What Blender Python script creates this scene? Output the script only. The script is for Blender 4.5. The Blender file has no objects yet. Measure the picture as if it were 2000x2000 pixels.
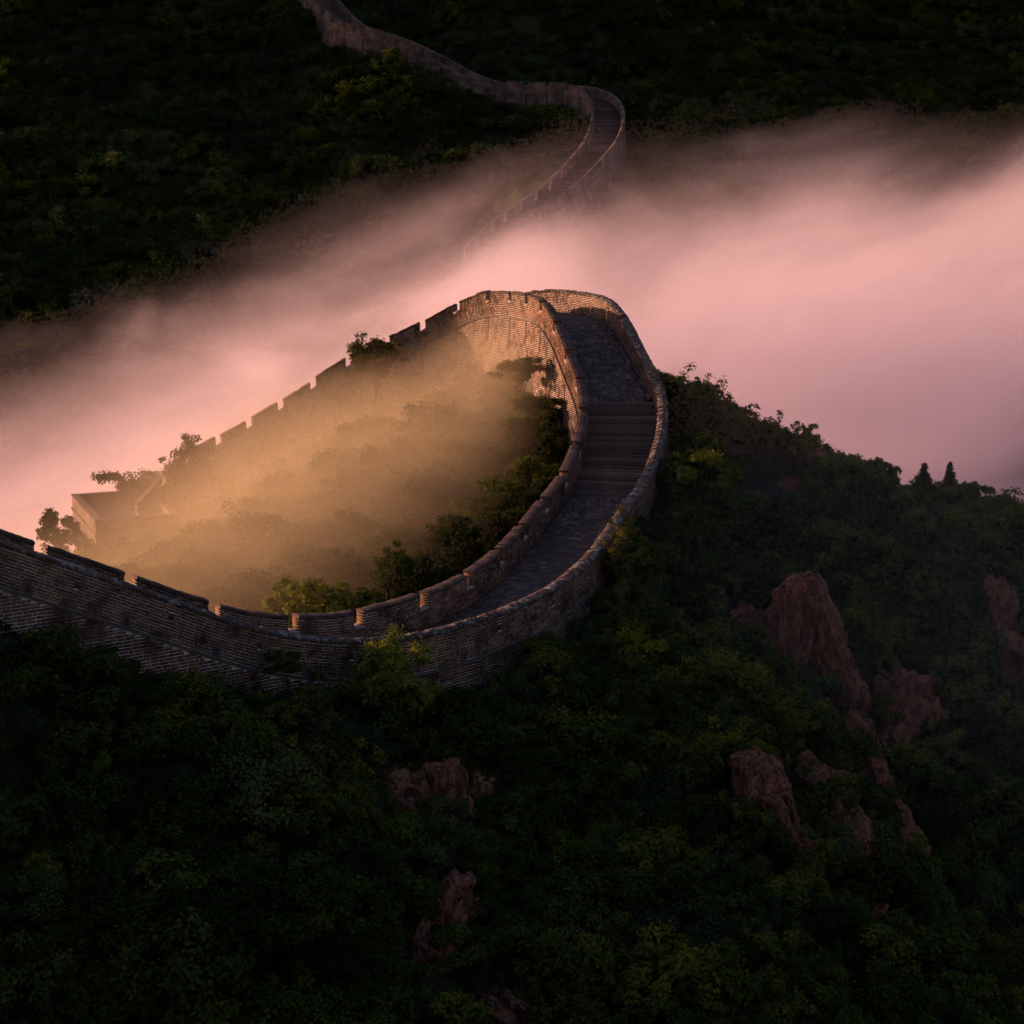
import bpy, bmesh, math, random
import numpy as np
from mathutils import Vector, Matrix, Euler

# ------------------------------------------------------------------ camera, world, sun, exposure
SC = bpy.context.scene
COL = SC.collection
FPX, HORIZON = 3000.0, 450.0            # focal length and eye level in pixels of a 2000 px frame
PITCH = math.atan((1000.0 - HORIZON) / FPX)
cam_d = bpy.data.cameras.new("camera")
cam_d.sensor_width = 36.0
cam_d.lens = 36.0 * FPX / 2000.0
cam_d.clip_start, cam_d.clip_end = 0.5, 3000.0
cam = bpy.data.objects.new("camera", cam_d)
cam.rotation_euler = (math.pi / 2 - PITCH, 0, 0)
COL.objects.link(cam)
SC.camera = cam

SUN_AZ, SUN_EL = math.radians(19.0), math.radians(10.5)     # to the left, a little behind the wall
to_sun = Vector((-math.cos(SUN_AZ) * math.cos(SUN_EL), math.sin(SUN_AZ) * math.cos(SUN_EL), math.sin(SUN_EL)))
world = bpy.data.worlds.new("World")
SC.world = world
world.use_nodes = True
wn = world.node_tree
wn.nodes.clear()
sky = wn.nodes.new("ShaderNodeTexSky")
sky.sky_type = 'NISHITA'
sky.sun_disc = False
sky.sun_elevation = SUN_EL
sky.sun_rotation = math.atan2(to_sun.x, to_sun.y)
sky.air_density, sky.dust_density, sky.ozone_density = 1.6, 2.5, 3.0
wb = wn.nodes.new("ShaderNodeBackground")
wb.inputs[1].default_value = 0.105
wo = wn.nodes.new("ShaderNodeOutputWorld")
tint = wn.nodes.new("ShaderNodeMix"); tint.data_type = 'RGBA'; tint.blend_type = 'MULTIPLY'     # the violet cast of a dawn sky
tint.inputs[0].default_value = 1.0
tint.inputs[7].default_value = (1.0, 0.74, 0.92, 1)
wn.links.new(sky.outputs[0], tint.inputs[6])
wn.links.new(tint.outputs[2], wb.inputs[0])
wn.links.new(wb.outputs[0], wo.inputs[0])
sun_d = bpy.data.lights.new("sun", 'SUN')
sun_d.energy = 5.0
sun_d.angle = math.radians(0.6)
sun_d.color = (1.0, 0.505, 0.30)
sun = bpy.data.objects.new("sun", sun_d)
sun.rotation_euler = to_sun.to_track_quat('Z', 'Y').to_euler()
sun.location = to_sun * 300
COL.objects.link(sun)
VS = SC.view_settings
VS.view_transform, VS.look, VS.exposure, VS.gamma = 'Standard', 'None', 0.85, 1.0
VS.use_curve_mapping = False
CY = SC.cycles
SC.render.engine = 'CYCLES'
CY.max_bounces, CY.diffuse_bounces, CY.glossy_bounces = 6, 2, 1
CY.transmission_bounces, CY.volume_bounces, CY.transparent_max_bounces = 2, 3, 4
CY.use_adaptive_sampling, CY.adaptive_threshold, CY.adaptive_min_samples = True, 0.03, 12
CY.use_denoising = True
CY.volume_step_rate, CY.volume_max_steps = 1.0, 96
CY.caustics_reflective = CY.caustics_refractive = False

# ------------------------------------------------------------------ helpers
CP, SP = math.cos(PITCH), math.sin(PITCH)
def at(px, py, Y):
    """world point seen at photo pixel (px, py), Y metres ahead of the viewpoint"""
    u, v = (px - 1000) / FPX, -(py - 1000) / FPX
    k = Y / (CP + v * SP)
    return np.array([u * k, Y, (-SP + v * CP) * k])
def proj(P):
    P = np.asarray(P, float)
    d = P[..., 1] * CP - P[..., 2] * SP
    return np.stack([1000 + FPX * P[..., 0] / d, 1000 - FPX * (P[..., 1] * SP + P[..., 2] * CP) / d], -1)
def smooth01(t):
    t = np.clip(t, 0, 1)
    return t * t * (3 - 2 * t)
def hash2(ix, iy, seed):
    h = np.sin(ix * 127.1 + iy * 311.7 + seed * 74.7) * 43758.5453
    return h - np.floor(h)
def vnoise(x, y, seed=0):
    ix, iy = np.floor(x), np.floor(y)
    fx, fy = smooth01(x - ix), smooth01(y - iy)
    a, b = hash2(ix, iy, seed), hash2(ix + 1, iy, seed)
    c, d = hash2(ix, iy + 1, seed), hash2(ix + 1, iy + 1, seed)
    return (a * (1 - fx) + b * fx) * (1 - fy) + (c * (1 - fx) + d * fx) * fy
def hash3(ix, iy, iz, seed):
    h = np.sin(ix * 127.1 + iy * 311.7 + iz * 191.9 + seed * 74.7) * 43758.5453
    return h - np.floor(h)
def vnoise3(p, seed=0):
    i = np.floor(p); f = smooth01(p - i)
    r = 0
    for dx in (0, 1):
        for dy in (0, 1):
            for dz in (0, 1):
                w = (f[:, 0] if dx else 1 - f[:, 0]) * (f[:, 1] if dy else 1 - f[:, 1]) * (f[:, 2] if dz else 1 - f[:, 2])
                r = r + w * hash3(i[:, 0] + dx, i[:, 1] + dy, i[:, 2] + dz, seed)
    return r

def new_mesh(name, V, F, mats=(), rnd=None, smooth=False, mat_idx=None):
    """V (n,3), F (m,k) int arrays or a list of lists"""
    me = bpy.data.meshes.new(name)
    V = np.asarray(V, np.float32)
    if isinstance(F, np.ndarray):
        m, k = F.shape
        me.vertices.add(len(V)); me.vertices.foreach_set("co", V.ravel())
        me.loops.add(m * k); me.loops.foreach_set("vertex_index", F.astype(np.int32).ravel())
        me.polygons.add(m); me.polygons.foreach_set("loop_start", np.arange(0, m * k, k, dtype=np.int32))
        if smooth: me.polygons.foreach_set("use_smooth", np.ones(m, bool))
        me.update(calc_edges=True)
    else:
        me.from_pydata([tuple(v) for v in V], [], F)
        if smooth:
            for p in me.polygons: p.use_smooth = True
    for mt in mats: me.materials.append(mt)
    if rnd is not None:
        a = me.attributes.new("rnd", 'FLOAT', 'POINT')
        a.data.foreach_set("value", np.asarray(rnd, np.float32))
    if mat_idx is not None:
        me.polygons.foreach_set("material_index", np.asarray(mat_idx, np.int32))
    return me

def link(name, data, parent=None, loc=None):
    o = bpy.data.objects.new(name, data)
    COL.objects.link(o)
    if parent is not None: o.parent = parent
    if loc is not None: o.location = loc
    return o
def thing(name, label, cat, loc=(0, 0, 0), group=None, data=None):
    o = link(name, data, None, loc)
    if data is None: o.empty_display_size = 0.5
    o["label"], o["category"] = label, cat
    if group: o["group"] = group
    return o
def part(name, V, F, mat, root, rnd=None, smooth=False, kind=None, parent=None):
    """mesh given in world coordinates, made a child of root (an Empty at root.location)"""
    me = new_mesh(name, V, F, [mat], rnd, smooth)
    o = link(name, me, parent or root, None if parent else -Vector(root.location))
    if kind: o["kind"] = kind
    return o

# ------------------------------------------------------------------ materials
def mat_base(name):
    m = bpy.data.materials.new(name)
    m.use_nodes = True
    nt = m.node_tree
    nt.nodes.clear()
    out = nt.nodes.new("ShaderNodeOutputMaterial")
    return m, nt, out
def N(nt, kind, **kw):
    n = nt.nodes.new(kind)
    for k, v in kw.items(): setattr(n, k, v)
    return n
def noise(nt, scale, detail=3, rough=0.55, coord=None, dist=0.0):
    n = N(nt, "ShaderNodeTexNoise")
    n.inputs["Scale"].default_value, n.inputs["Detail"].default_value = scale, detail
    n.inputs["Roughness"].default_value = rough
    n.inputs["Distortion"].default_value = dist
    if coord is not None: nt.links.new(coord, n.inputs["Vector"])
    return n.outputs["Fac"]
def ramp(nt, fac, stops):
    r = N(nt, "ShaderNodeValToRGB")
    e = r.color_ramp.elements
    while len(e) < len(stops): e.new(0.5)
    for i, (p, c) in enumerate(stops):
        e[i].position = p
        e[i].color = (*c, 1) if len(c) == 3 else c
    nt.links.new(fac, r.inputs[0])
    return r.outputs["Color"]
def mix(nt, fac, a, b, mode='MIX'):
    n = N(nt, "ShaderNodeMix", data_type='RGBA', blend_type=mode)
    for sock, v in ((n.inputs[0], fac), (n.inputs[6], a), (n.inputs[7], b)):
        if hasattr(v, "links"): nt.links.new(v, sock)
        elif isinstance(v, (int, float)): sock.default_value = v
        else: sock.default_value = (*v, 1)
    return n.outputs[2]
def math_(nt, op, a, b=None, clamp=False):
    n = N(nt, "ShaderNodeMath", operation=op, use_clamp=clamp)
    for sock, v in zip(n.inputs, (a, b)):
        if v is None: continue
        if hasattr(v, "links"): nt.links.new(v, sock)
        else: sock.default_value = v
    return n.outputs[0]
def rnd_value(nt):
    a = N(nt, "ShaderNodeAttribute", attribute_name="rnd")
    oi = N(nt, "ShaderNodeObjectInfo")
    return math_(nt, 'FRACT', math_(nt, 'ADD', a.outputs["Fac"], oi.outputs["Random"]))
def world_pos(nt):
    return N(nt, "ShaderNodeNewGeometry").outputs["Position"]
def finish(nt, out, color, rough=0.9, bump=None, bump_str=0.4, bump_dist=0.03, spec=0.25):
    b = N(nt, "ShaderNodeBsdfPrincipled")
    if hasattr(color, "links"): nt.links.new(color, b.inputs["Base Color"])
    else: b.inputs["Base Color"].default_value = (*color, 1)
    b.inputs["Roughness"].default_value = rough
    b.inputs["Specular IOR Level"].default_value = spec
    if bump is not None:
        bn = N(nt, "ShaderNodeBump")
        bn.inputs["Strength"].default_value, bn.inputs["Distance"].default_value = bump_str, bump_dist
        nt.links.new(bump, bn.inputs["Height"])
        nt.links.new(bn.outputs[0], b.inputs["Normal"])
    nt.links.new(b.outputs[0], out.inputs["Surface"])

def make_brick():
    m, nt, out = mat_base("weathered_brick")
    p = world_pos(nt)
    c = ramp(nt, rnd_value(nt), [(0, (0.085, 0.042, 0.027)), (0.35, (0.150, 0.082, 0.049)), (0.7, (0.205, 0.118, 0.070)), (1, (0.115, 0.072, 0.054))])
    big = ramp(nt, noise(nt, 0.45, 4, 0.6, p), [(0.36, (0.30, 0.29, 0.31)), (0.50, (0.9, 0.9, 0.9)), (0.70, (1.35, 1.25, 1.1))])
    c = mix(nt, 1.0, c, big, 'MULTIPLY')
    fine = noise(nt, 14, 4, 0.65, p)
    c = mix(nt, 0.55, c, ramp(nt, fine, [(0.3, (0.3, 0.3, 0.3)), (0.7, (1.15, 1.12, 1.05))]), 'MULTIPLY')
    finish(nt, out, c, 0.92, fine, 0.5, 0.02)
    return m
def make_mortar():
    m, nt, out = mat_base("lime_mortar")
    p = world_pos(nt)
    patch = ramp(nt, noise(nt, 0.9, 5, 0.7, p), [(0.40, (0.10, 0.08, 0.07)), (0.52, (0.60, 0.56, 0.50)), (0.8, (0.74, 0.69, 0.62))])
    finish(nt, out, patch, 0.95, noise(nt, 20, 3, 0.6, p), 0.4, 0.02)
    return m
def make_coping(lichen):
    m, nt, out = mat_base("lichened_coping" if lichen else "dark_coping")
    p = world_pos(nt)
    c = ramp(nt, rnd_value(nt), [(0, (0.060, 0.042, 0.036)), (0.6, (0.095, 0.066, 0.054)), (1, (0.13, 0.09, 0.07))])
    if lichen:
        f = ramp(nt, noise(nt, 2.2, 5, 0.7, p), [(0.52, (0, 0, 0)), (0.62, (1, 1, 1))])
        c = mix(nt, f, c, (0.24, 0.27, 0.24))
    fine = noise(nt, 11, 4, 0.7, p)
    c = mix(nt, 0.5, c, ramp(nt, fine, [(0.3, (0.35, 0.35, 0.35)), (0.7, (1.1, 1.1, 1.1))]), 'MULTIPLY')
    finish(nt, out, c, 0.95, fine, 0.6, 0.03)
    return m
def make_paver():
    m, nt, out = mat_base("worn_paving")
    p = world_pos(nt)
    c = ramp(nt, rnd_value(nt), [(0, (0.070, 0.050, 0.042)), (0.5, (0.105, 0.075, 0.062)), (0.85, (0.15, 0.105, 0.085)), (1, (0.21, 0.15, 0.12))])
    fine = noise(nt, 9, 4, 0.7, p)
    c = mix(nt, 0.6, c, ramp(nt, fine, [(0.3, (0.35, 0.35, 0.35)), (0.7, (1.1, 1.1, 1.1))]), 'MULTIPLY')
    finish(nt, out, c, 0.85, fine, 0.4, 0.02)
    return m
def make_far_brick():
    m, nt, out = mat_base("distant_brickwork")
    tc = N(nt, "ShaderNodeUVMap", uv_map="uv")
    br = N(nt, "ShaderNodeTexBrick")
    br.inputs["Color1"].default_value = (0.075, 0.050, 0.038, 1)
    br.inputs["Color2"].default_value = (0.125, 0.086, 0.064, 1)
    br.inputs["Mortar"].default_value = (0.22, 0.19, 0.17, 1)
    br.inputs["Scale"].default_value = 1.0
    br.inputs["Brick Width"].default_value, br.inputs["Row Height"].default_value = 0.42, 0.13
    br.inputs["Mortar Size"].default_value = 0.012
    nt.links.new(tc.outputs[0], br.inputs["Vector"])
    p = world_pos(nt)
    big = ramp(nt, noise(nt, 0.5, 4, 0.65, p), [(0.36, (0.35, 0.33, 0.34)), (0.50, (0.9, 0.85, 0.8)), (0.66, (1.7, 1.5, 1.25))])
    c = mix(nt, 1.0, br.outputs["Color"], big, 'MULTIPLY')
    finish(nt, out, c, 0.95, noise(nt, 5, 4, 0.6, p), 0.6, 0.06)
    return m
def make_stone(name, col):
    m, nt, out = mat_base(name)
    p = world_pos(nt)
    f = noise(nt, 7, 4, 0.65, p)
    c = mix(nt, 0.6, col, ramp(nt, f, [(0.3, (0.4, 0.4, 0.4)), (0.7, (1.2, 1.2, 1.2))]), 'MULTIPLY')
    finish(nt, out, c, 0.9, f, 0.5, 0.03)
    return m
def make_rock():
    m, nt, out = mat_base("red_granite")
    p = world_pos(nt)
    mp = N(nt, "ShaderNodeMapping")
    mp.inputs["Scale"].default_value = (1.5, 1.5, 0.5)
    mp.inputs["Rotation"].default_value = (0.25, 0.35, 0)
    nt.links.new(p, mp.inputs[0])
    streak = noise(nt, 1.7, 6, 0.7, mp.outputs[0], 0.6)
    c = ramp(nt, streak, [(0.28, (0.036, 0.016, 0.012)), (0.42, (0.14, 0.050, 0.028)), (0.56, (0.25, 0.094, 0.052)), (0.74, (0.32, 0.145, 0.09))])
    lich = ramp(nt, noise(nt, 5.5, 5, 0.75, p), [(0.66, (0, 0, 0)), (0.71, (1, 1, 1))])
    c = mix(nt, lich, c, (0.42, 0.35, 0.35))
    och = ramp(nt, noise(nt, 0.6, 3, 0.6, p), [(0.5, (0, 0, 0)), (0.66, (1, 1, 1))])
    c = mix(nt, math_(nt, 'MULTIPLY', och, 0.6), c, (0.25, 0.15, 0.045))
    mp2 = N(nt, "ShaderNodeMapping")
    mp2.inputs["Scale"].default_value = (3.2, 3.2, 0.8)
    mp2.inputs["Rotation"].default_value = (0.3, 0.55, 0.2)
    nt.links.new(p, mp2.inputs[0])
    grain = noise(nt, 0.55, 7, 0.66, mp2.outputs[0], 1.0)
    crack = ramp(nt, math_(nt, 'ABSOLUTE', math_(nt, 'SUBTRACT', grain, 0.5)), [(0.0, (0.06, 0.05, 0.05)), (0.012, (0.4, 0.38, 0.38)), (0.035, (1, 1, 1))])
    c = mix(nt, 0.9, c, crack, 'MULTIPLY')  # crevice shade painted into the colour along the crack lines
    h = math_(nt, 'ADD', streak, math_(nt, 'ADD', math_(nt, 'MULTIPLY', crack, 0.25), grain))
    finish(nt, out, c, 0.85, h, 1.0, 0.22)
    return m
def make_ground(name, col, col2, scale):
    m, nt, out = mat_base(name)
    p = world_pos(nt)
    f = noise(nt, scale, 6, 0.7, p)
    c = ramp(nt, f, [(0.3, col), (0.7, col2)])
    finish(nt, out, c, 0.98, f, 0.8, 0.15, 0.1)
    return m
def make_leaf(name, dark, light, trans=0.3):
    m, nt, out = mat_base(name)
    c = ramp(nt, N(nt, "ShaderNodeAttribute", attribute_name="rnd").outputs["Fac"], [(0, dark), (1, light)])
    p = world_pos(nt)
    own = N(nt, "ShaderNodeObjectInfo").outputs["Random"]
    c = mix(nt, 1.0, c, ramp(nt, own, [(0, (0.50, 0.55, 0.62)), (0.5, (0.95, 0.95, 0.92)), (1, (1.75, 1.55, 1.05))]), 'MULTIPLY')
    c = mix(nt, 0.7, c, ramp(nt, noise(nt, 0.35, 2, 0.5, p), [(0.3, (0.55, 0.6, 0.7)), (0.7, (1.25, 1.15, 0.85))]), 'MULTIPLY')
    d = N(nt, "ShaderNodeBsdfDiffuse"); t = N(nt, "ShaderNodeBsdfTranslucent")
    nt.links.new(c, d.inputs[0]); nt.links.new(c, t.inputs[0])
    mx = N(nt, "ShaderNodeMixShader"); mx.inputs[0].default_value = trans
    nt.links.new(d.outputs[0], mx.inputs[1]); nt.links.new(t.outputs[0], mx.inputs[2])
    nt.links.new(mx.outputs[0], out.inputs["Surface"])
    return m
M_BRICK, M_MORTAR = make_brick(), make_mortar()
M_LICHEN, M_COPE, M_PAVE, M_FAR = make_coping(True), make_coping(False), make_paver(), make_far_brick()
M_SILL = make_stone("pale_sill_stone", (0.34, 0.28, 0.22))
M_STRING = make_stone("string_course_stone", (0.10, 0.08, 0.07))
M_DARK = make_stone("stain_and_hole_shade", (0.05, 0.04, 0.036))  # stain in the drain grooves; painted hole darkness in loopholes and peepholes
M_ROCK = make_rock()
M_SOIL = make_ground("undergrowth_soil", (0.012, 0.018, 0.008), (0.035, 0.045, 0.018), 0.8)
M_BARK = make_stone("bark", (0.045, 0.033, 0.026))
LEAF = {
    'dark': make_leaf("leaf_dark_green", (0.020, 0.040, 0.009), (0.064, 0.090, 0.020)),
    'mid': make_leaf("leaf_mid_green", (0.034, 0.056, 0.011), (0.095, 0.120, 0.026)),
    'yellow': make_leaf("leaf_yellow_green", (0.055, 0.075, 0.010), (0.15, 0.15, 0.025)),
    'blue': make_leaf("leaf_blue_green", (0.028, 0.050, 0.022), (0.078, 0.105, 0.048)),
    'olive': make_leaf("leaf_olive", (0.045, 0.050, 0.016), (0.095, 0.095, 0.032)),
    'bright': make_leaf("leaf_bright_green", (0.055, 0.085, 0.016), (0.15, 0.18, 0.04)),
    'flower': make_leaf("flower_yellow", (0.35, 0.24, 0.03), (0.55, 0.42, 0.08)),
    'orange': make_leaf("leaf_orange", (0.30, 0.09, 0.015), (0.45, 0.17, 0.03)),
}

# ------------------------------------------------------------------ the wall's line (walkway level under the inner parapet, one point per battlement gap)
GAPS = np.array([(-19.41, 61.70, -14.34), (-16.33, 63.78, -16.10), (-13.26, 65.84, -17.90), (-10.07, 68.08, -19.01), (-7.48, 70.73, -19.50),
    (-4.47, 73.72, -19.30), (-2.37, 77.04, -19.06), (-0.74, 80.47, -18.52), (0.51, 83.79, -17.81), (1.77, 86.96, -16.82), (3.01, 90.04, -15.90),
    (3.92, 93.11, -14.50), (4.52, 96.23, -12.74), (4.48, 99.43, -11.13), (3.83, 102.68, -9.64), (3.17, 105.99, -7.92), (2.28, 109.35, -6.55),
    (1.31, 112.78, -6.28), (0.12, 116.21, -6.21), (-1.54, 119.17, -6.23)]
    + [tuple(at(px, py, Y) - np.array([0, 0, 1.0])) for px, py, Y in ((896, 606, 121.6), (826, 645, 122.4), (755, 678, 122.4), (681, 713, 122.0), (611, 759, 121.4), (548, 800, 120.6), (486, 836, 119.8), (426, 869, 118.8))])
class Line:
    """a smooth wall line: position, right-hand normal and arc length"""
    def __init__(self, pts, soften=8):
        pts = np.asarray(pts, float)
        n = len(pts)
        t = np.linspace(0, n - 1, (n - 1) * 60 + 1)
        P = np.vstack([2 * pts[0] - pts[1], pts, 2 * pts[-1] - pts[-2]])
        i = np.minimum(t.astype(int), n - 2); u = (t - i)[:, None]
        a, b, c, d = P[i], P[i + 1], P[i + 2], P[i + 3]
        Q = 0.5 * ((2 * b) + (-a + c) * u + (2 * a - 5 * b + 4 * c - d) * u ** 2 + (-a + 3 * b - 3 * c + d) * u ** 3)
        for _ in range(soften):
            k = 24
            pad = np.vstack([2 * Q[0] - Q[k:0:-1], Q, 2 * Q[-1] - Q[-2:-k - 2:-1]])
            cs = np.cumsum(np.vstack([np.zeros((1, 3)), pad]), 0)
            Q = (cs[2 * k + 1:] - cs[:-2 * k - 1]) / (2 * k + 1)
        self.Q, self.t = Q, t
        self.s = np.concatenate([[0], np.cumsum(np.linalg.norm(np.diff(Q, axis=0), axis=1))])
        T = np.gradient(Q, axis=0); T[:, 2] = 0
        T /= np.linalg.norm(T, axis=1)[:, None]
        k = 60
        pad = np.vstack([np.repeat(T[:1], k, 0), T, np.repeat(T[-1:], k, 0)])
        cs = np.cumsum(np.vstack([np.zeros((1, 3)), pad]), 0)
        T = (cs[2 * k + 1:] - cs[:-2 * k - 1]); T /= np.linalg.norm(T, axis=1)[:, None]
        self.Nn = np.stack([T[:, 1], -T[:, 0]], -1)
        self.len = self.s[-1]
    def s_at(self, k): return np.interp(k, self.t, self.s)
    def pos(self, s, o, h):
        s, o, h = np.broadcast_arrays(np.asarray(s, float), np.asarray(o, float), np.asarray(h, float))
        x = np.interp(s, self.s, self.Q[:, 0]) + o * np.interp(s, self.s, self.Nn[:, 0])
        y = np.interp(s, self.s, self.Q[:, 1]) + o * np.interp(s, self.s, self.Nn[:, 1])
        return np.stack([x, y, np.interp(s, self.s, self.Q[:, 2]) + h], -1)
    def z(self, s): return np.interp(s, self.s, self.Q[:, 2])
    def normal(self, s): return np.stack([np.interp(s, self.s, self.Nn[:, 0]), np.interp(s, self.s, self.Nn[:, 1])], -1)
EXT = np.array([(-33.5, 52.6, -7.2), (-29.6, 55.0, -8.9), (-26.0, 57.2, -10.7), (-22.6, 59.5, -12.5)])
TAIL = np.array([at(368, 902, 117.6) - np.array([0, 0, 1.0]), at(318, 948, 116.2) - np.array([0, 0, 1.0]), at(268, 1002, 114.8) - np.array([0, 0, 1.0])])
NEAR = Line(np.vstack([EXT, GAPS, TAIL]), 2)
K0 = len(EXT)                                   # GAPS[k] sits at spline parameter k + K0
FARP = [(800, 700, 200), (850, 620, 207), (905, 545, 215), (965, 478, 222), (1030, 425, 229), (1096, 384, 236), (1140, 336, 243), (1172, 300, 250), (1187, 264, 258), (1188, 226, 266), (1165, 196, 274), (1120, 184, 279),
        (1060, 183, 281), (1000, 184, 281), (935, 168, 282), (870, 134, 284), (800, 96, 287), (740, 80, 288), (692, 68, 290), (657, 40, 296), (622, -4, 304), (590, -60, 313), (560, -120, 322)]
FARL = Line(np.array([at(*p) for p in FARP]), 2)
FARL = Line(np.array([FARL.pos(FARL.s_at(k), -2.5, 0) for k in range(len(FARP))]), 2)      # the traced points are the middle of its walkway

# ------------------------------------------------------------------ terrain
ctl = []
def cpx(px, py, Y, veg): p = at(px, py, Y); ctl.append((p[0], p[1], p[2] - veg))
for k in range(-3, 29):
    s = NEAR.s_at(k + K0)
    zp = NEAR.z(s)
    ko = np.interp(k, [-3, 2, 5, 8, 10, 12, 15, 17, 19], [3.2, 2.8, 1.8, 1.5, 1.3, 1.2, 4.6, 6.5, 8.0]) if k < 19 else 5.0
    ki = np.interp(k, [-3, 8, 11, 16, 19, 22, 28], [3.4, 3.6, 4.8, 5.8, 6.6, 4.8, 3.4])
    a, b = NEAR.pos(s, 7.2, -ko), NEAR.pos(s, -2.2, -ki)
    ctl.append(tuple(a)); ctl.append(tuple(b))
    if k >= 18:
        ctl.append(tuple(NEAR.pos(s, 14.0, -10))); ctl.append(tuple(NEAR.pos(s, 26.0, -24)))
for c in [(0, 1250, 55.5), (300, 1360, 58), (600, 1415, 60.3), (800, 1430, 62), (1000, 1390, 67), (0, 1500, 51.5), (300, 1560, 53), (600, 1600, 54), (900, 1650, 55.5), (1100, 1500, 62),
          (0, 1800, 47), (400, 1800, 48.5), (800, 1850, 50), (1200, 1850, 52.5), (0, 2000, 45), (500, 2000, 46.5), (1000, 2000, 48.5), (1500, 2000, 51.5), (2000, 2050, 58),
          (1370, 800, 101), (1410, 806, 101), (1455, 816, 100.5), (1500, 834, 99.5), (1580, 868, 98), (1650, 908, 96), (1800, 948, 94), (2000, 998, 92), (2300, 1080, 90),
          (1400, 950, 93), (1600, 1050, 89), (1900, 1100, 87), (1300, 1110, 82.5), (1400, 1250, 77), (1650, 1250, 80), (2000, 1250, 83), (1250, 1350, 70), (1550, 1450, 69), (1750, 1450, 74), (2000, 1450, 77),
          (1300, 1600, 61), (1600, 1650, 62), (1800, 1650, 69), (2000, 1650, 71), (1500, 1850, 55), (1800, 1850, 62), (2000, 1900, 63)]:
    cpx(*c, 1.2)
    if c[0] >= 1370 and c[1] < 1090 and c[2] > 89.5:        # the ridge falls away behind its crest
        q = ctl[-1]
        ctl[-1] = (q[0], q[1], q[2] - 0.5)
        ctl.append((q[0] * 1.05, q[1] + 5, q[2] - 1.9)); ctl.append((q[0] * 1.12, q[1] + 12, q[2] - 6.0))
for c in [(0, 740, 215), (0, 350, 262), (0, 0, 308), (0, -250, 345), (400, 740, 216), (400, 350, 262), (400, 0, 306), (450, -250, 340), (800, 560, 228), (800, 300, 262), (600, 150, 285),
          (1300, 420, 236), (1300, 200, 276), (1300, 0, 304), (1300, -200, 335), (1600, 400, 246), (1600, 150, 290), (1600, -100, 330), (2000, 450, 244), (2000, 150, 290), (2000, -100, 330), (2500, 400, 250), (2500, 0, 320),
          (-500, 700, 220), (-500, 200, 290), (1000, 20, 302), (1000, -200, 332)]:
    cpx(*c, 2.5)
for k in range(0, 23):
    s = FARL.s_at(k)
    ctl.append(tuple(FARL.pos(s, 8.5, -5.5))); ctl.append(tuple(FARL.pos(s, -3.0, -5.0)))
ctl += [(-19, 84, -20.5), (-12, 90, -19.3), (-6, 86, -19.8), (-5, 94, -17.6), (-1, 100, -15.6), (-3, 108, -14.4), (-10, 104, -16.6), (-15, 100, -19), (-22, 94, -22.8), (-27, 88, -24.5), (-32, 80, -25), (-24, 104, -22.6), (-29, 106, -24.5), (-31, 112, -26.5), (-36, 106, -28), (-38, 120, -30), (-42, 70, -20), (-38, 60, -13),
        (-45, 95, -30), (-60, 120, -42), (-90, 100, -40), (-110, 150, -52), (-60, 160, -50), (-20, 160, -46), (20, 150, -42), (60, 140, -40), (110, 140, -44), (-20, 190, -44), (40, 190, -40), (100, 190, -36), (-100, 195, -46),
        (12, 125, -20), (30, 118, -22), (50, 112, -26), (80, 110, -32), (55, 85, -22), (80, 80, -30), (60, 60, -34), (110, 70, -42),
        (0, 0, -2.6), (-14, 0, -3.4), (14, 0, -3.4), (0, -20, -3), (0, 10, -7), (0, 20, -17), (0, 30, -27), (0, 37, -32), (-25, 37, -31), (25, 38, -35), (-25, 15, -16), (25, 15, -18), (60, 20, -34), (60, 42, -38),
        (-60, 20, -16), (-60, 45, -8), (-90, 55, -2), (-60, 75, -15), (-100, 80, -25), (60, -20, -10), (-60, -20, -8), (-40, 40, -18),
        (-190, 120, -58), (-260, 250, -20), (-260, 150, -60), (200, 120, -50), (260, 250, 10), (-200, 330, 50), (200, 360, 70), (0, 400, 95), (-130, 400, 85), (130, 420, 100), (-260, 420, 70), (260, 420, 90), (-200, 0, -30), (200, 0, -45), (-260, 60, -40), (260, 60, -60)]
ctl = np.array(ctl, float)
def tps_kernel(d2): return 0.5 * d2 * np.log(d2 + 1e-12)
def tps_fit(C, lam=2e-4):
    X = C[:, :2] / 50.0
    d2 = ((X[:, None] - X[None]) ** 2).sum(-1)
    n = len(C)
    A = np.zeros((n + 3, n + 3))
    A[:n, :n] = tps_kernel(d2) + lam * np.eye(n)
    A[:n, n] = A[n, :n] = 1
    A[:n, n + 1:] = X; A[n + 1:, :n] = X.T
    return X, np.linalg.solve(A, np.concatenate([C[:, 2], np.zeros(3)]))
TX, TW = tps_fit(ctl)
def ground(x, y, detail=True):
    x = np.atleast_1d(np.asarray(x, float)); y = np.atleast_1d(np.asarray(y, float))
    shp = x.shape
    q = np.stack([x.ravel(), y.ravel()], -1) / 50.0
    z = np.empty(len(q))
    for i in range(0, len(q), 8000):
        b = q[i:i + 8000]
        d2 = ((b[:, None] - TX[None]) ** 2).sum(-1)
        z[i:i + 8000] = tps_kernel(d2) @ TW[:len(TX)] + TW[len(TX)] + b @ TW[len(TX) + 1:]
    z = z.reshape(shp)
    if detail:
        z = z + (vnoise(x / 5, y / 5, 1) - 0.5) * 0.8 + (vnoise(x / 1.8, y / 1.8, 2) - 0.5) * 0.35
    return z
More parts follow.
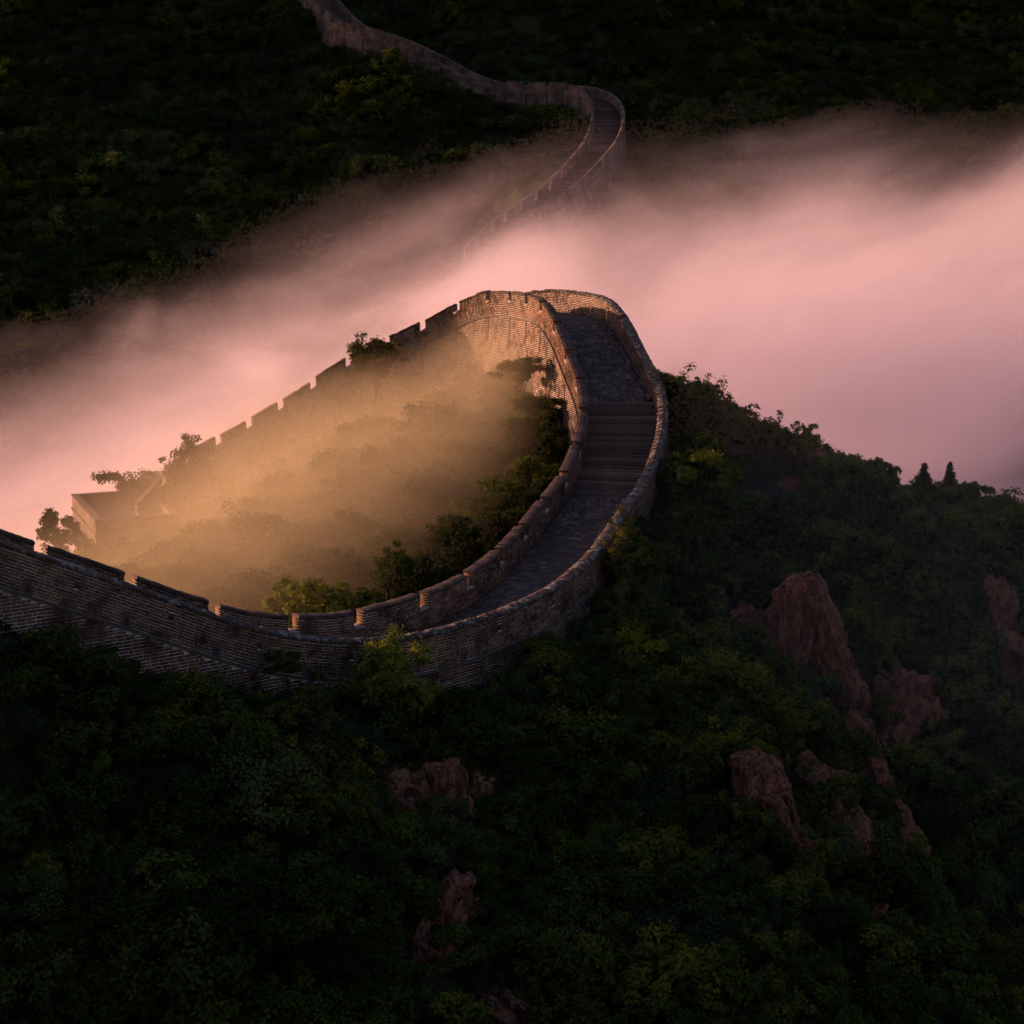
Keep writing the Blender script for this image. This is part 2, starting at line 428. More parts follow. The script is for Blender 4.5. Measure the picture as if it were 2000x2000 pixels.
def grid_sheet(name, xs, ys, mat):
    X, Y = np.meshgrid(xs, ys)
    Z = ground(X, Y)
    nx, ny = len(xs), len(ys)
    i = np.arange(nx - 1)[None] + nx * np.arange(ny - 1)[:, None]
    F = np.stack([i, i + 1, i + nx + 1, i + nx], -1).reshape(-1, 4)
    me = new_mesh(name, np.stack([X, Y, Z], -1).reshape(-1, 3), F, [mat], smooth=True)
    o = link(name, me)
    o["kind"] = "structure"
    return o
def spaced(*segs):
    r = []
    for a, b, d in segs: r += list(np.arange(a, b - 1e-6, d))
    return np.array(r + [segs[-1][1]])
grid_sheet("hillside", spaced((-260, -60, 8), (-60, 60, 0.9), (60, 260, 8)), spaced((-20, 40, 3), (40, 128, 0.8), (128, 210, 4), (210, 330, 2), (330, 420, 6)), M_SOIL)

# ------------------------------------------------------------------ brickwork tools
RNG = np.random.default_rng(7)
BOXF = np.array([[4, 5, 6, 7], [0, 1, 5, 4], [1, 2, 6, 5], [2, 3, 7, 6], [3, 0, 4, 7]])
BOXF6 = np.vstack([BOXF, [[3, 2, 1, 0]]])
def loft(line, s, profile, closed=False):
    s = np.asarray(s, float)
    pr = np.asarray(profile, float)
    V = line.pos(s[:, None], pr[None, :, 0], pr[None, :, 1])
    ns, m = len(s), len(pr)
    i = np.arange(ns - 1)[:, None] * m + np.arange(m if closed else m - 1)[None]
    j = np.arange(ns - 1)[:, None] * m + (np.arange(m if closed else m - 1)[None] + 1) % m
    F = np.stack([i, j, j + m, i + m], -1).reshape(-1, 4)
    faces = F.tolist()
    if closed: faces += [list(range(m))[::-1], [(ns - 1) * m + q for q in range(m)]]
    return V.reshape(-1, 3), (faces if closed else F)
def corner_boxes(line, s0, s1, hl0, hl1, hh0, hh1, fl, fh, bl, bh):
    C = np.stack([line.pos(s0, bl, hl0), line.pos(s1, bl, hl1), line.pos(s1, bh, hh1), line.pos(s0, bh, hh0),
                  line.pos(s0, fl, hl0), line.pos(s1, fl, hl1), line.pos(s1, fh, hh1), line.pos(s0, fh, hh0)], 1)
    return C
def row_layout(sA, sB, L=0.40):
    n = int((sB - sA) / (L * 0.55)) + 6
    ln = np.where(RNG.random(n) < 0.25, L * 0.52, L) * RNG.uniform(0.93, 1.07, n)
    e = sA - RNG.uniform(0, L) + np.concatenate([[0], np.cumsum(ln)])
    a, b = np.clip(e[:-1], sA, sB), np.clip(e[1:], sA, sB)
    k = (b - a) > 0.07
    return a[k], b[k]
def course_strip(line, sA, sB, h0, h1, face_o, sign, course=0.13, joint=0.024, holes=()):
    n = max(1, int(round((h1 - h0) / course)))
    ch = (h1 - h0) / n
    out = []
    for r in range(n):
        a, b = row_layout(sA, sB)
        lo, hi = h0 + r * ch + joint / 2, h0 + (r + 1) * ch - joint / 2
        for (x0, x1, y0, y1) in holes:
            if hi < y0 or lo > y1: continue
            ov = (b > x0) & (a < x1)
            a, b = np.concatenate([a[~ov], a[ov], np.maximum(a[ov], x1)]), np.concatenate([b[~ov], np.minimum(b[ov], x0), b[ov]])
            k = (b - a) > 0.05
            a, b = a[k], b[k]
        if not len(a): continue
        a, b = a + joint * 0.45, b - joint * 0.45
        pr = RNG.uniform(0.008, 0.026, len(a))
        f, bk = face_o + sign * pr, face_o - sign * 0.03
        jit = RNG.uniform(-0.004, 0.004, len(a))
        out.append(corner_boxes(line, a, b, lo + jit, lo + jit, hi + jit, hi + jit, f, f, bk, bk))
    return np.concatenate(out)
BATTER = 0.07
def body_strip(line, sA, sB, base_o, sign, depth, joint=0.026, course=0.135, holes=()):
    ss = np.linspace(sA, sB, 200)
    zlo, zhi = line.z(ss).min() - depth, line.z(ss).max() - 0.25
    out = []
    for zr in np.arange(math.floor(zlo / course) * course, zhi, course):
        ok = (zr < line.z(ss) - 0.25) & (zr > line.z(ss) - depth)
        if not ok.any(): continue
        a, b = row_layout(ss[ok][0], ss[ok][-1])
        for (x0, x1, y0, y1) in holes:
            mid = (a + b) / 2
            ov = (b > x0) & (a < x1) & (zr - line.z(mid) > y0) & (zr - line.z(mid) < y1)
            a, b = np.concatenate([a[~ov], a[ov], np.maximum(a[ov], x1)]), np.concatenate([b[~ov], np.minimum(b[ov], x0), b[ov]])
            k = (b - a) > 0.05
            a, b = a[k], b[k]
        zt = np.minimum(line.z(a), line.z(b)) - 0.27
        hi = np.minimum(zr + course - joint / 2, zt)
        k = (hi - zr > 0.045) & (zr > np.maximum(line.z(a), line.z(b)) - depth)
        a, b, hi = a[k] + joint * 0.45, b[k] - joint * 0.45, hi[k]
        if not len(a): continue
        lo = zr + joint / 2
        za, zb = line.z(a), line.z(b)
        pr = RNG.uniform(0.008, 0.028, len(a))
        def oo(z, zz, extra): return base_o + sign * (BATTER * (zz - 0.25 - z) + extra)
        m = (za + zb) / 2
        out.append(corner_boxes(line, a, b, lo - za, lo - zb, hi - za, hi - zb, oo(lo, m, pr), oo(hi, m, pr), oo(lo, m, -0.06), oo(hi, m, -0.06)))
    return np.concatenate(out)
def brick_mesh_arrays(C, faces=BOXF):
    n = len(C)
    F = (faces[None] + (np.arange(n) * 8)[:, None, None]).reshape(-1, 4)
    return C.reshape(-1, 3), F, np.repeat(RNG.random(n), 8)
def brick_part(name, C, mat, root, parent=None, faces=BOXF, kind="stuff"):
    V, F, r = brick_mesh_arrays(C, faces)
    return part(name, V, F, mat, root, r, kind=kind, parent=parent)
def frame_at(line, s, o, h):
    """matrix: X along the wall (with its slope), Y across to the left, Z up"""
    p = Vector(line.pos(s, o, h))
    q = Vector(line.pos(s + 0.15, o, h)) - Vector(line.pos(s - 0.15, o, h))
    X = q.normalized()
    n = line.normal(s)
    Yv = Vector((-n[0], -n[1], 0)).normalized()
    Z = X.cross(Yv).normalized(); Yv = Z.cross(X)
    return Matrix(((X.x, Yv.x, Z.x, p.x), (X.y, Yv.y, Z.y, p.y), (X.z, Yv.z, Z.z, p.z), (0, 0, 0, 1)))
def frame_up(line, s, o, h):
    """the same, but upright: X level, Z plumb"""
    p = Vector(line.pos(s, o, h)); n = line.normal(s)
    return Matrix(((-n[1], -n[0], 0, p.x), (n[0], -n[1], 0, p.y), (0, 0, 1, p.z), (0, 0, 0, 1)))
def put(name, me, M, scale, root, parent=None):
    o = link(name, me, parent or root)
    off = Matrix.Translation(-Vector(root.location)) if parent is None else Matrix.Identity(4)
    o.matrix_basis = off @ M @ Matrix.Diagonal((*scale, 1))
    return o
def put_in(name, me, M, scale, root, parent):
    """parent is a part whose own matrix is translate(-root.location): local coordinates are world coordinates"""
    o = link(name, me, parent)
    o.matrix_basis = M @ Matrix.Diagonal((*scale, 1))
    return o
def coping_mesh(name, mat, seed, prof, jit):
    rg = np.random.default_rng(seed)
    pr = np.array(prof)
    m = len(pr)
    xs = [-0.5, -0.15, 0.2, 0.5]
    V = np.concatenate([np.column_stack([np.full(m, x), pr]) for x in xs])
    V[:, 1:] += rg.uniform(-jit, jit, (len(V), 2))
    F = []
    for r in range(len(xs) - 1):
        for q in range(m):
            F.append([r * m + q, r * m + (q + 1) % m, (r + 1) * m + (q + 1) % m, (r + 1) * m + q])
    F += [list(range(m))[::-1], [(len(xs) - 1) * m + q for q in range(m)]]
    return new_mesh(name, V, F, [mat])
ROUND_PROF = [(-0.32, -0.02), (-0.33, 0.06), (-0.19, 0.14), (0, 0.18), (0.19, 0.14), (0.33, 0.06), (0.32, -0.02)]
FLAT_PROF = [(-0.31, -0.01), (-0.315, 0.10), (-0.12, 0.145), (0.12, 0.145), (0.315, 0.10), (0.31, -0.01)]
COPE_ROUND = [coping_mesh("rounded_coping_stone", M_LICHEN, i, ROUND_PROF, 0.025) for i in range(5)]
COPE_FLAT = [coping_mesh("coping_slab", M_COPE, 20 + i, FLAT_PROF, 0.010) for i in range(4)]
UNIT_BRICK = new_mesh("single_brick", np.array([[x, y, z] for y in (0.5, -0.5) for (x, z) in ((-0.5, -0.5), (0.5, -0.5), (0.5, 0.5), (-0.5, 0.5))]), BOXF6, [M_BRICK])
UNIT_PAVER = new_mesh("single_paver", np.array([[x, y, z] for z in (-0.5, 0.5) for (x, y) in ((-0.5, -0.5), (0.5, -0.5), (0.5, 0.5), (-0.5, 0.5))]), BOXF6, [M_PAVE])

def arch_frame():
    """stone slab with an arched opening, and a plate behind it as dark as the shade in the hole; X along, Y out of the wall, Z up"""
    hw, zb, ht, aw, ah = 0.17, -0.19, 0.50, 0.08, 0.20
    ca = math.atan2(ht - ah, hw)
    angs = sorted(list(np.linspace(0, math.pi, 7)) + [ca, math.pi - ca])
    arch = [(-aw, -0.05), (aw, -0.05)] + [(aw * math.cos(a), ah + aw * math.sin(a)) for a in angs]
    outer = [(-hw, zb), (hw, zb)]
    for a in angs:
        t = min(hw / max(abs(math.cos(a)), 1e-6), (ht - ah) / max(math.sin(a), 1e-6))
        outer.append((t * math.cos(a), ah + t * math.sin(a)))
    bm = bmesh.new()
    def ring(pts, y): return [bm.verts.new((x, y, z)) for x, z in pts]
    of, af, ob, ab = ring(outer, 0.045), ring(arch, 0.045), ring(outer, -0.02), ring(arch, 0.006)
    n = len(arch)
    for i in range(n):
        k = (i + 1) % n
        bm.faces.new((of[i], of[k], af[k], af[i])); bm.faces.new((of[i], ob[i], ob[k], of[k])); bm.faces.new((af[i], af[k], ab[k], ab[i]))
    me = bpy.data.meshes.new("loophole_frame"); bm.to_mesh(me); bm.free()
    me.materials.append(M_STRING)
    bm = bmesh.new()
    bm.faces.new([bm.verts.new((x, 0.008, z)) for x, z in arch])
    md = bpy.data.meshes.new("arch_hole_shade_plate"); bm.to_mesh(md); bm.free()
    md.materials.append(M_DARK)  # dark colour stands for the shade inside a deep opening
    return me, md
ARCH, ARCH_DARK = arch_frame()

# ------------------------------------------------------------------ the near wall, built section by section
W = 5.0                      # between the two parapet centre lines
SILL, MTOP = 1.0, 1.64       # height of the gap sill and of the merlon below its coping
def solid_box(line, s0, s1, o0, o1, h0, h1):
    a = np.array([s0]); b = np.array([s1])
    return corner_boxes(line, a, b, h0, h0, h1, h1, o1, o1, o0, o0)
def wall_section(root, line, kA, kB, gap_ks, W=5.0, walk=0.0, step_rng=None, inner_body=True, outer_body=True, single_bricks=0, single_pavers=0, outer_top=1.60,
                 outer_cope_single=True):
    sA, sB = line.s_at(kA), line.s_at(kB)
    ss = np.arange(sA, sB, 0.45); ss = np.append(ss, sB)
    D = 9.0
    # masonry core: body, parapets, string courses
    V, F = loft(line, ss, [(-0.25 - BATTER * D, -D), (-0.25, -0.24), (-0.25, walk - 0.07), (W + 0.25, walk - 0.07), (W + 0.25, min(-0.24, walk - 0.1)), (W + 0.25 + BATTER * D, -D)])
    part("wall_body", V, F, M_MORTAR, root)
    V, F = loft(line, ss, [(-0.25, walk - 0.08), (-0.25, SILL), (0.25, SILL), (0.25, walk - 0.08)], True)
    inner_par = part("inner_parapet", V, F, M_MORTAR, root)
    V, F = loft(line, ss, [(W - 0.25, walk - 0.08), (W - 0.25, outer_top), (W + 0.25, outer_top), (W + 0.25, walk - 0.08)], True)
    outer_par = part("outer_parapet", V, F, M_MORTAR, root)
    for o0, o1 in ((-0.37, -0.24), (W + 0.24, W + 0.37))[:2 if outer_body else 1]:
        V, F = loft(line, ss, [(o0, -0.25), (o0, -0.12), (o1, -0.12), (o1, -0.25)], True)
        part("string_course", V, F, M_STRING, root)
    # loopholes along the foot of the outer parapet, square peepholes higher up
    holes_out, holes_in = [], []
    for k in np.arange(math.ceil(kA - 0.4) + 0.45, kB - 0.2, 1.0):
        if not outer_body: break
        s = line.s_at(k)
        Mx = frame_up(line, s, W + 0.25, 0.0) @ Matrix.Rotation(math.pi, 4, 'Z')
        fr = put("loophole", ARCH, Mx, (1, 1, 1), root)
        link("hole_shade_plate", ARCH_DARK, fr)
        holes_out.append((s - 0.155, s + 0.155, -0.2, 0.42))
        s2 = line.s_at(k + 0.5)
        if s2 < sB - 0.3:
            holes_out.append((s2 - 0.11, s2 + 0.11, 0.78, 1.04))
            brick_part("peephole_shade_block", solid_box(line, s2 - 0.12, s2 + 0.12, W + 0.2, W + 0.256, 0.76, 1.05), M_DARK, root, faces=BOXF6, kind=None)  # solid block, the hole's shade put into its dark colour
        fr = put("drain_hole", ARCH, frame_up(line, s, 0.25, 0.0) @ Matrix.Rotation(math.pi, 4, 'Z'), (1, 1, 0.88), root)
        link("hole_shade_plate", ARCH_DARK, fr)
        holes_in.append((s - 0.155, s + 0.155, -0.1, 0.365))
    # drain grooves down the inner body under each gap
    grooves = []
    for k in gap_ks:
        s = line.s_at(k)
        if inner_body and sA + 0.3 < s < sB - 0.3:
            grooves.append((s - 0.13, s + 0.13, -2.0 - 0.6 * hash2(k, 3, 1), 0))
            g0 = grooves[-1][2]
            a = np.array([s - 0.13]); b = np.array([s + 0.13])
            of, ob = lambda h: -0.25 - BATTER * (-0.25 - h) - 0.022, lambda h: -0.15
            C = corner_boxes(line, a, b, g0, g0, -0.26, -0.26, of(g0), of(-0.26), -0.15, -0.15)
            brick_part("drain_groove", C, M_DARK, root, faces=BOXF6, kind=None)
    # facing bricks
    C_out = course_strip(line, sA, sB, min(-0.10, walk - 0.1), outer_top, W + 0.25, 1, holes=holes_out)
    C_body = body_strip(line, sA, sB, W + 0.25, 1, 5.0) if outer_body else None
    allC = [C_out] + ([C_body] if outer_body else [])
    C = np.concatenate(allC)
    if single_bricks:
        mid = C.mean(1); pj = proj(mid)
        vis = (pj[:, 0] > 10) & (pj[:, 0] < 620) & (pj[:, 1] > 0)
        low = np.zeros(len(C), bool); low[len(C_out):] = True
        vis &= ~low | (mid[:, 2] > line.z(sA) - 99)
        vis &= mid[:, 2] > ground(mid[:, 0], mid[:, 1]) + 1.6
        d = np.linalg.norm(mid, axis=1); d[~vis] = 1e9
        pick = np.argsort(d)[:single_bricks]
        for q in pick:
            c = C[q]
            X = Vector(c[5] - c[4]); L = X.length; X.normalize()
            H = (c[7] - c[4])[2]
            Yv = Vector((c[0] - c[4])); Yv.z = 0
            t = Yv.length; Yv.normalize()
            Z = X.cross(Yv).normalized(); Yv = Z.cross(X)
            p = Vector(c.mean(0))
            Mx = Matrix(((X.x, Yv.x, Z.x, p.x), (X.y, Yv.y, Z.y, p.y), (X.z, Yv.z, Z.z, p.z), (0, 0, 0, 1)))
            put("brick", UNIT_BRICK, Mx, (L, t, H * max(0.75, Z.z)), root)
        keep = np.ones(len(C), bool); keep[pick] = False
        C = C[keep]
    brick_part("outer_face_brickwork", C, M_BRICK, root)
    brick_part("outer_parapet_lining", course_strip(line, sA, sB, walk, outer_top, W - 0.25, -1), M_BRICK, root)
    C = [course_strip(line, sA, sB, walk, SILL, 0.25, 1, holes=holes_in), course_strip(line, sA, sB, -0.10, SILL, -0.25, -1)]
    if inner_body: C.append(body_strip(line, sA, sB, -0.25, -1, 7.5, holes=grooves))
    brick_part("inner_face_brickwork", np.concatenate(C), M_BRICK, root)
    # outer coping, stone by stone
    s = sA + 0.02
    many = []
    while s < sB - 0.2:
        L = RNG.uniform(0.27, 0.42)
        M = frame_at(line, s + L / 2, W, outer_top) @ Matrix.Rotation(RNG.uniform(-0.05, 0.05), 4, 'Z') @ Matrix.Rotation(RNG.uniform(-0.05, 0.05), 4, 'X')
        sc = (L * 0.97, RNG.uniform(0.94, 1.08), RNG.uniform(0.75, 1.2))
        if outer_cope_single: put("coping_stone", COPE_ROUND[RNG.integers(5)], M, sc, root)
        else: many.append((M, sc))
        s += L
    if many:
        Vs, Fs, n = [], [], 0
        for M, sc in many:
            me = COPE_ROUND[RNG.integers(5)]
            MM = np.array(M @ Matrix.Diagonal((*sc, 1)))
            co = np.array([v.co for v in me.vertices]); co = co @ MM[:3, :3].T + MM[:3, 3]
            Vs.append(co); Fs += [[i + n for i in p.vertices] for p in me.polygons]; n += len(co)
        part("coping_stones", np.concatenate(Vs), Fs, M_LICHEN, root, kind="stuff")
    # merlons between the gaps
    gs = [line.s_at(k) for k in gap_ks]
    edges = [sA - 0.31] + [g for g in gs if sA < g < sB] + [sB + 0.31]
    for i in range(len(edges) - 1):
        a, b = edges[i] + 0.31, edges[i + 1] - 0.31
        if b - a < 0.3: continue
        dh = RNG.uniform(-0.10, 0.04)
        mt = MTOP + dh
        sm = np.linspace(a, b, max(3, int((b - a) / 0.4)))
        V, F = loft(line, sm, [(-0.25, SILL + 0.002), (-0.25, mt), (0.25, mt), (0.25, SILL + 0.002)], True)
        me = part("merlon", V, F, M_MORTAR, root)
        C = [course_strip(line, a + 0.16, b - 0.16, SILL, mt, 0.25, 1, 0.125), course_strip(line, a + 0.16, b - 0.16, SILL, mt, -0.25, -1, 0.125)]
        rows = 5; ch = (mt - SILL) / rows
        for r in range(rows):
            for (e0, e1) in ((a - 0.02, a + 0.15), (b - 0.15, b + 0.02)):
                C.append(solid_box(line, e0, e1, -0.272, 0.272, SILL + r * ch + 0.012, SILL + (r + 1) * ch - 0.012))
        brick_part("brickwork", np.concatenate(C), M_BRICK, root, parent=me, faces=BOXF6)
        s = a - 0.03
        n = max(2, int(round((b - a + 0.06) / 0.42))); L = (b - a + 0.06) / n
        for q in range(n):
            M = frame_at(line, s + L * (q + 0.5), 0, mt - 0.004 + RNG.uniform(-0.012, 0.012)) @ Matrix.Rotation(RNG.uniform(-0.02, 0.02), 4, 'X')
            put_in("coping_slab", COPE_FLAT[RNG.integers(4)], M, (L * 0.975, RNG.uniform(0.98, 1.03), RNG.uniform(0.9, 1.08)), root, me)
    for g in gs:
        if sA + 0.3 < g < sB - 0.3:
            brick_part("sill", solid_box(line, g - 0.32, g + 0.34, -0.29, 0.30, SILL - 0.13, SILL + 0.015), M_SILL, root, faces=BOXF6, kind=None)
    # steps and paving
    free = [(sA, sB)]
    if step_rng:
        a, b = line.s_at(step_rng[0]), line.s_at(step_rng[1])
        s = a
        while s < b - 0.3:
            d = RNG.choice([0.28, 0.31, 0.34, 0.8], p=[0.34, 0.34, 0.27, 0.05])
            d = min(d, b - s)
            top = line.z(s + d)
            xs = np.array([s, s + d * 0.5, s + d + 0.04])
            pts = []
            for x in xs:
                for o in (0.255, 4.745): pts += [line.pos(x, o, 0) * [1, 1, 0] + [0, 0, top - 0.45], line.pos(x, o, 0) * [1, 1, 0] + [0, 0, top]]
            q = np.array(pts)       # per x: inner low, inner top, outer low, outer top
            Fc = [[0, 1, 3, 2], [8, 10, 11, 9]]
            for i in (0, 4): Fc += [[i + 1, i + 5, i + 7, i + 3], [i, i + 4, i + 5, i + 1], [i + 2, i + 3, i + 7, i + 6]]
            part("step", q, Fc, M_PAVE, root, np.full(len(q), RNG.random() * 0.3))
            s += d
        free = [(sA, a), (b, sB)]
    Cp = []
    for a, b in free:
        s = a
        while s < b - 0.1:
            dl = RNG.uniform(0.29, 0.36)
            if s + dl > b: dl = b - s
            o = 0.26 - RNG.uniform(0, 0.3)
            while o < W - 0.26:
                wd = RNG.choice([0.38, 0.42, 0.6]) * RNG.uniform(0.95, 1.05)
                o0, o1 = max(o, 0.26), min(o + wd, W - 0.26)
                if o1 - o0 > 0.08:
                    t = RNG.uniform(-0.008, 0.008)
                    Cp.append(corner_boxes(line, np.array([s + 0.008]), np.array([s + dl - 0.008]), walk - 0.09, walk - 0.09, walk + t, walk + t, o1 - 0.008, o1 - 0.008, o0 + 0.008, o0 + 0.008)[0])
                o += wd
            s += dl
    Cp = np.array(Cp)
    if single_pavers:
        mid = Cp.mean(1); pj = proj(mid)
        vis = (pj[:, 0] > 900) & (pj[:, 0] < 1210) & (pj[:, 1] < 1175)
        d = np.linalg.norm(mid, axis=1); d[~vis] = 1e9
        pick = np.argsort(d)[:single_pavers]
        for q in pick:
            c = Cp[q]
            X = Vector(c[5] - c[4]); L = X.length; X.normalize()
            Yv = Vector(c[0] - c[4]); wdt = Yv.length; Yv.normalize()
            Z = X.cross(Yv).normalized(); Yv = Z.cross(X)
            p = Vector(c.mean(0)); t = (c[7] - c[4])[2]
            put("paver", UNIT_PAVER, Matrix(((X.x, Yv.x, Z.x, p.x), (X.y, Yv.y, Z.y, p.y), (X.z, Yv.z, Z.z, p.z), (0, 0, 0, 1))), (L, wdt, t), root)
        keep = np.ones(len(Cp), bool); keep[pick] = False
        Cp = Cp[keep]
    brick_part("walkway_paving", Cp, M_PAVE, root, faces=BOXF6)

SPLIT = K0 + 19.4
r1 = thing("rampart", "foreground brick battlement wall whose stepped walkway winds up to the hump", "rampart", tuple(NEAR.pos(NEAR.s_at(K0 + 4), 2.5, -3.5)))
wall_section(r1, NEAR, 0, SPLIT, list(range(1, int(SPLIT) + 1)), step_rng=(K0 + 10.25, K0 + 13.1), single_bricks=290, single_pavers=280, outer_top=1.50)
r2 = thing("rampart", "brick battlement wall descending from the hump to the watchtower", "rampart", tuple(NEAR.pos(NEAR.s_at(K0 + 23), 2.5, -5)))
wall_section(r2, NEAR, SPLIT, K0 + 30, list(range(int(SPLIT) + 1, K0 + 30)), W=3.0, walk=-0.5, outer_body=False, outer_cope_single=False, outer_top=-0.35)

# ------------------------------------------------------------------ watchtower at the end of the descending wall
def prism(poly, z0, z1):
    n = len(poly)
    V = np.array([(x, y, z0) for x, y in poly] + [(x, y, z1) for x, y in poly])
    F = [list(range(n))[::-1], list(range(n, 2 * n))] + [[i, (i + 1) % n, n + (i + 1) % n, n + i] for i in range(n)]
    return V, F
def uv_by_height(me):
    """u runs along each upright face, v is the height"""
    uv = me.uv_layers.new(name="uv")
    for p in me.polygons:
        n = p.normal
        t = Vector((-n.y, n.x, 0))
        if t.length < 0.2: t = Vector((1, 0, 0))
        t.normalize()
        for li in p.loop_indices:
            co = me.vertices[me.loops[li].vertex_index].co
            uv.data[li].uv = (co.dot(t), co.z if abs(n.z) < 0.8 else co.y)
def uvpart(name, V, F, mat, root, parent=None, kind=None):
    o = part(name, V, F, mat, root, kind=kind, parent=parent)
    uv_by_height(o.data)
    return o
A_ = at(140, 965, 119)
B_ = at(186, 1016, 119 * A_[2] / at(186, 1016, 119)[2])           # the tower's left side, back and front
dl = np.array([B_[0] - A_[0], B_[1] - A_[1]]); dl /= np.linalg.norm(dl)
dr = np.array([-dl[1], dl[0]])
TW_W, TW_D, TW_TOP = 6.0, float(np.hypot(B_[0] - A_[0], B_[1] - A_[1])), A_[2]
def tower_poly(g):           # g: outward offset
    c0 = A_[:2] - dl * g - dr * g
    return [c0, c0 + dl * (TW_D + 2 * g), c0 + dl * (TW_D + 2 * g) + dr * (TW_W + 2 * g), c0 + dr * (TW_W + 2 * g)]
rt = thing("watchtower", "square brick watchtower with an open parapeted top, half lost in golden fog", "tower", tuple(np.append(np.mean(tower_poly(0), 0), TW_TOP - 6)))
V, F = prism(tower_poly(0), TW_TOP - 12, TW_TOP - 1.22)
uvpart("tower_body", V, F, M_FAR, rt)
V, F = prism(tower_poly(0.1), TW_TOP - 1.22, TW_TOP - 1.05)
part("string_course", V, F, M_STRING, rt)
po, pi = tower_poly(0.0), tower_poly(-0.45)
for i in range(4):
    j = (i + 1) % 4
    V, F = prism([po[i], po[j], pi[j], pi[i]], TW_TOP - 1.05, TW_TOP - 0.12)
    p = uvpart("parapet", V, F, M_FAR, rt)
    q0, q1 = tower_poly(0.05), tower_poly(-0.5)
    V, F = prism([q0[i], q0[j], q1[j], q1[i]], TW_TOP - 0.12, TW_TOP)
    part("coping", V, F, M_COPE, rt, parent=p)

# ------------------------------------------------------------------ the far wall climbing the dark hillside
rf = thing("rampart", "distant battlement wall curving up the dark wooded hillside beyond the fog", "rampart", tuple(FARL.pos(FARL.s_at(9), 2.5, -4)))
def floft(name, line, s, prof, root, parent=None, mat=None):
    V, F = loft(line, s, prof, True)
    o = part(name, V, F, mat or M_FAR, root, parent=parent)
    m = len(prof); ns = len(s)
    uv = o.data.uv_layers.new(name="uv")
    u = np.repeat(np.asarray(s), m); v = np.tile([p[1] for p in prof], ns)
    for p in o.data.polygons:
        for li in p.loop_indices:
            q = o.data.loops[li].vertex_index
            uv.data[li].uv = (u[q], v[q])
    return o
fs = np.append(np.arange(0, FARL.len, 0.8), FARL.len)
floft("wall_body", FARL, fs, [(-1.0, -10), (-0.3, -0.2), (-0.3, 0), (5.3, 0), (5.3, -0.2), (6.0, -10)], rf)
floft("inner_parapet", FARL, fs, [(-0.3, 0.01), (-0.3, 0.65), (0.25, 0.65), (0.25, 0.01)], rf)
s_ruin0, s_ruin1 = FARL.s_at(13.6), FARL.s_at(15.3)
floft("outer_parapet", FARL, fs, [(4.75, 0.01), (4.75, 1.6), (5.0, 1.75), (5.3, 1.6), (5.3, 0.01)], rf)
floft("string_course", FARL, fs, [(-0.42, -0.25), (-0.42, -0.1), (-0.29, -0.1), (-0.29, -0.25)], rf, mat=M_STRING)
floft("string_course", FARL, fs, [(5.29, -0.25), (5.29, -0.1), (5.42, -0.1), (5.42, -0.25)], rf, mat=M_STRING)
s = 1.0
while s < FARL.len - 4:
    L = RNG.uniform(2.9, 3.6)
    if not (s + L > s_ruin0 and s < s_ruin1):
        mm = floft("merlon", FARL, np.linspace(s, s + L, 6), [(-0.3, 0.653), (-0.3, 1.70), (0.25, 1.70), (0.25, 0.653)], rf)
        V, F = loft(FARL, np.linspace(s - 0.04, s + L + 0.04, 6), [(-0.36, 1.703), (-0.36, 1.79), (-0.02, 1.88), (0.31, 1.79), (0.31, 1.703)], True)
        part("coping", V, F, M_COPE, rf, parent=mm)
    if s + L < s_ruin0 or s > s_ruin1:
        g = s + L + 0.3
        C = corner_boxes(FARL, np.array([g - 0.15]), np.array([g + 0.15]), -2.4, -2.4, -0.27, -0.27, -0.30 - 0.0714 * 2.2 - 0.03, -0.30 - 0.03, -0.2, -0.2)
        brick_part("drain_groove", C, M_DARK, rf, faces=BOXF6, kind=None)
    s += L + 0.75
s = 0.5
while s < FARL.len - 1:
    d = 0.42
    if FARL.z(s + d) - FARL.z(s) > 0.06:
        V = np.array([FARL.pos(x, o, 0) * [1, 1, 0] + [0, 0, zz] for x in (s, s + d + 0.03) for o in (0.255, 4.745) for zz in (FARL.z(s) - 0.3, FARL.z(s + d) + 0.012)])
        part("step", V, [[0, 1, 3, 2], [4, 6, 7, 5], [1, 5, 7, 3], [0, 4, 5, 1], [2, 3, 7, 6]], M_PAVE, rf, np.full(8, RNG.random() * 0.5))
    s += d

# ------------------------------------------------------------------ where a line of sight meets the ground
_Ys = np.concatenate([np.arange(41, 128, 0.25), np.arange(128, 400, 1.0)])
def hit(px, py, ymin=41.0, ymax=400.0):
    Ys = _Ys[(_Ys >= ymin) & (_Ys <= ymax)]
    P = np.array([at(px, py, y) for y in Ys])
    b = P[:, 2] < ground(P[:, 0], P[:, 1])
    i = int(np.argmax(b)) if b.any() else len(b) - 1
    p = P[i]
    return np.array([p[0], p[1], float(ground(p[0], p[1])[0])])
WQ, WN = NEAR.Q[::12], NEAR.Nn[::12]
FQ, FN = FARL.Q[::12], FARL.Nn[::12]
def wall_offset(x, y, Q, Nn):
    """signed distance across the wall line (0 inner parapet .. 5 outer parapet) of the nearest line point"""
    out = np.empty(len(x)); dd = np.empty(len(x))
    for i in range(0, len(x), 6000):
        d = np.stack([x[i:i + 6000], y[i:i + 6000]], -1)[:, None] - (Q[None, :, :2] + 2.5 * Nn[None])
        k = np.argmin((d ** 2).sum(-1), 1)
        out[i:i + 6000] = (d[np.arange(len(k)), k] * Nn[k]).sum(-1) + 2.5
        dd[i:i + 6000] = np.sqrt((d[np.arange(len(k)), k] ** 2).sum(-1))
    return out, dd

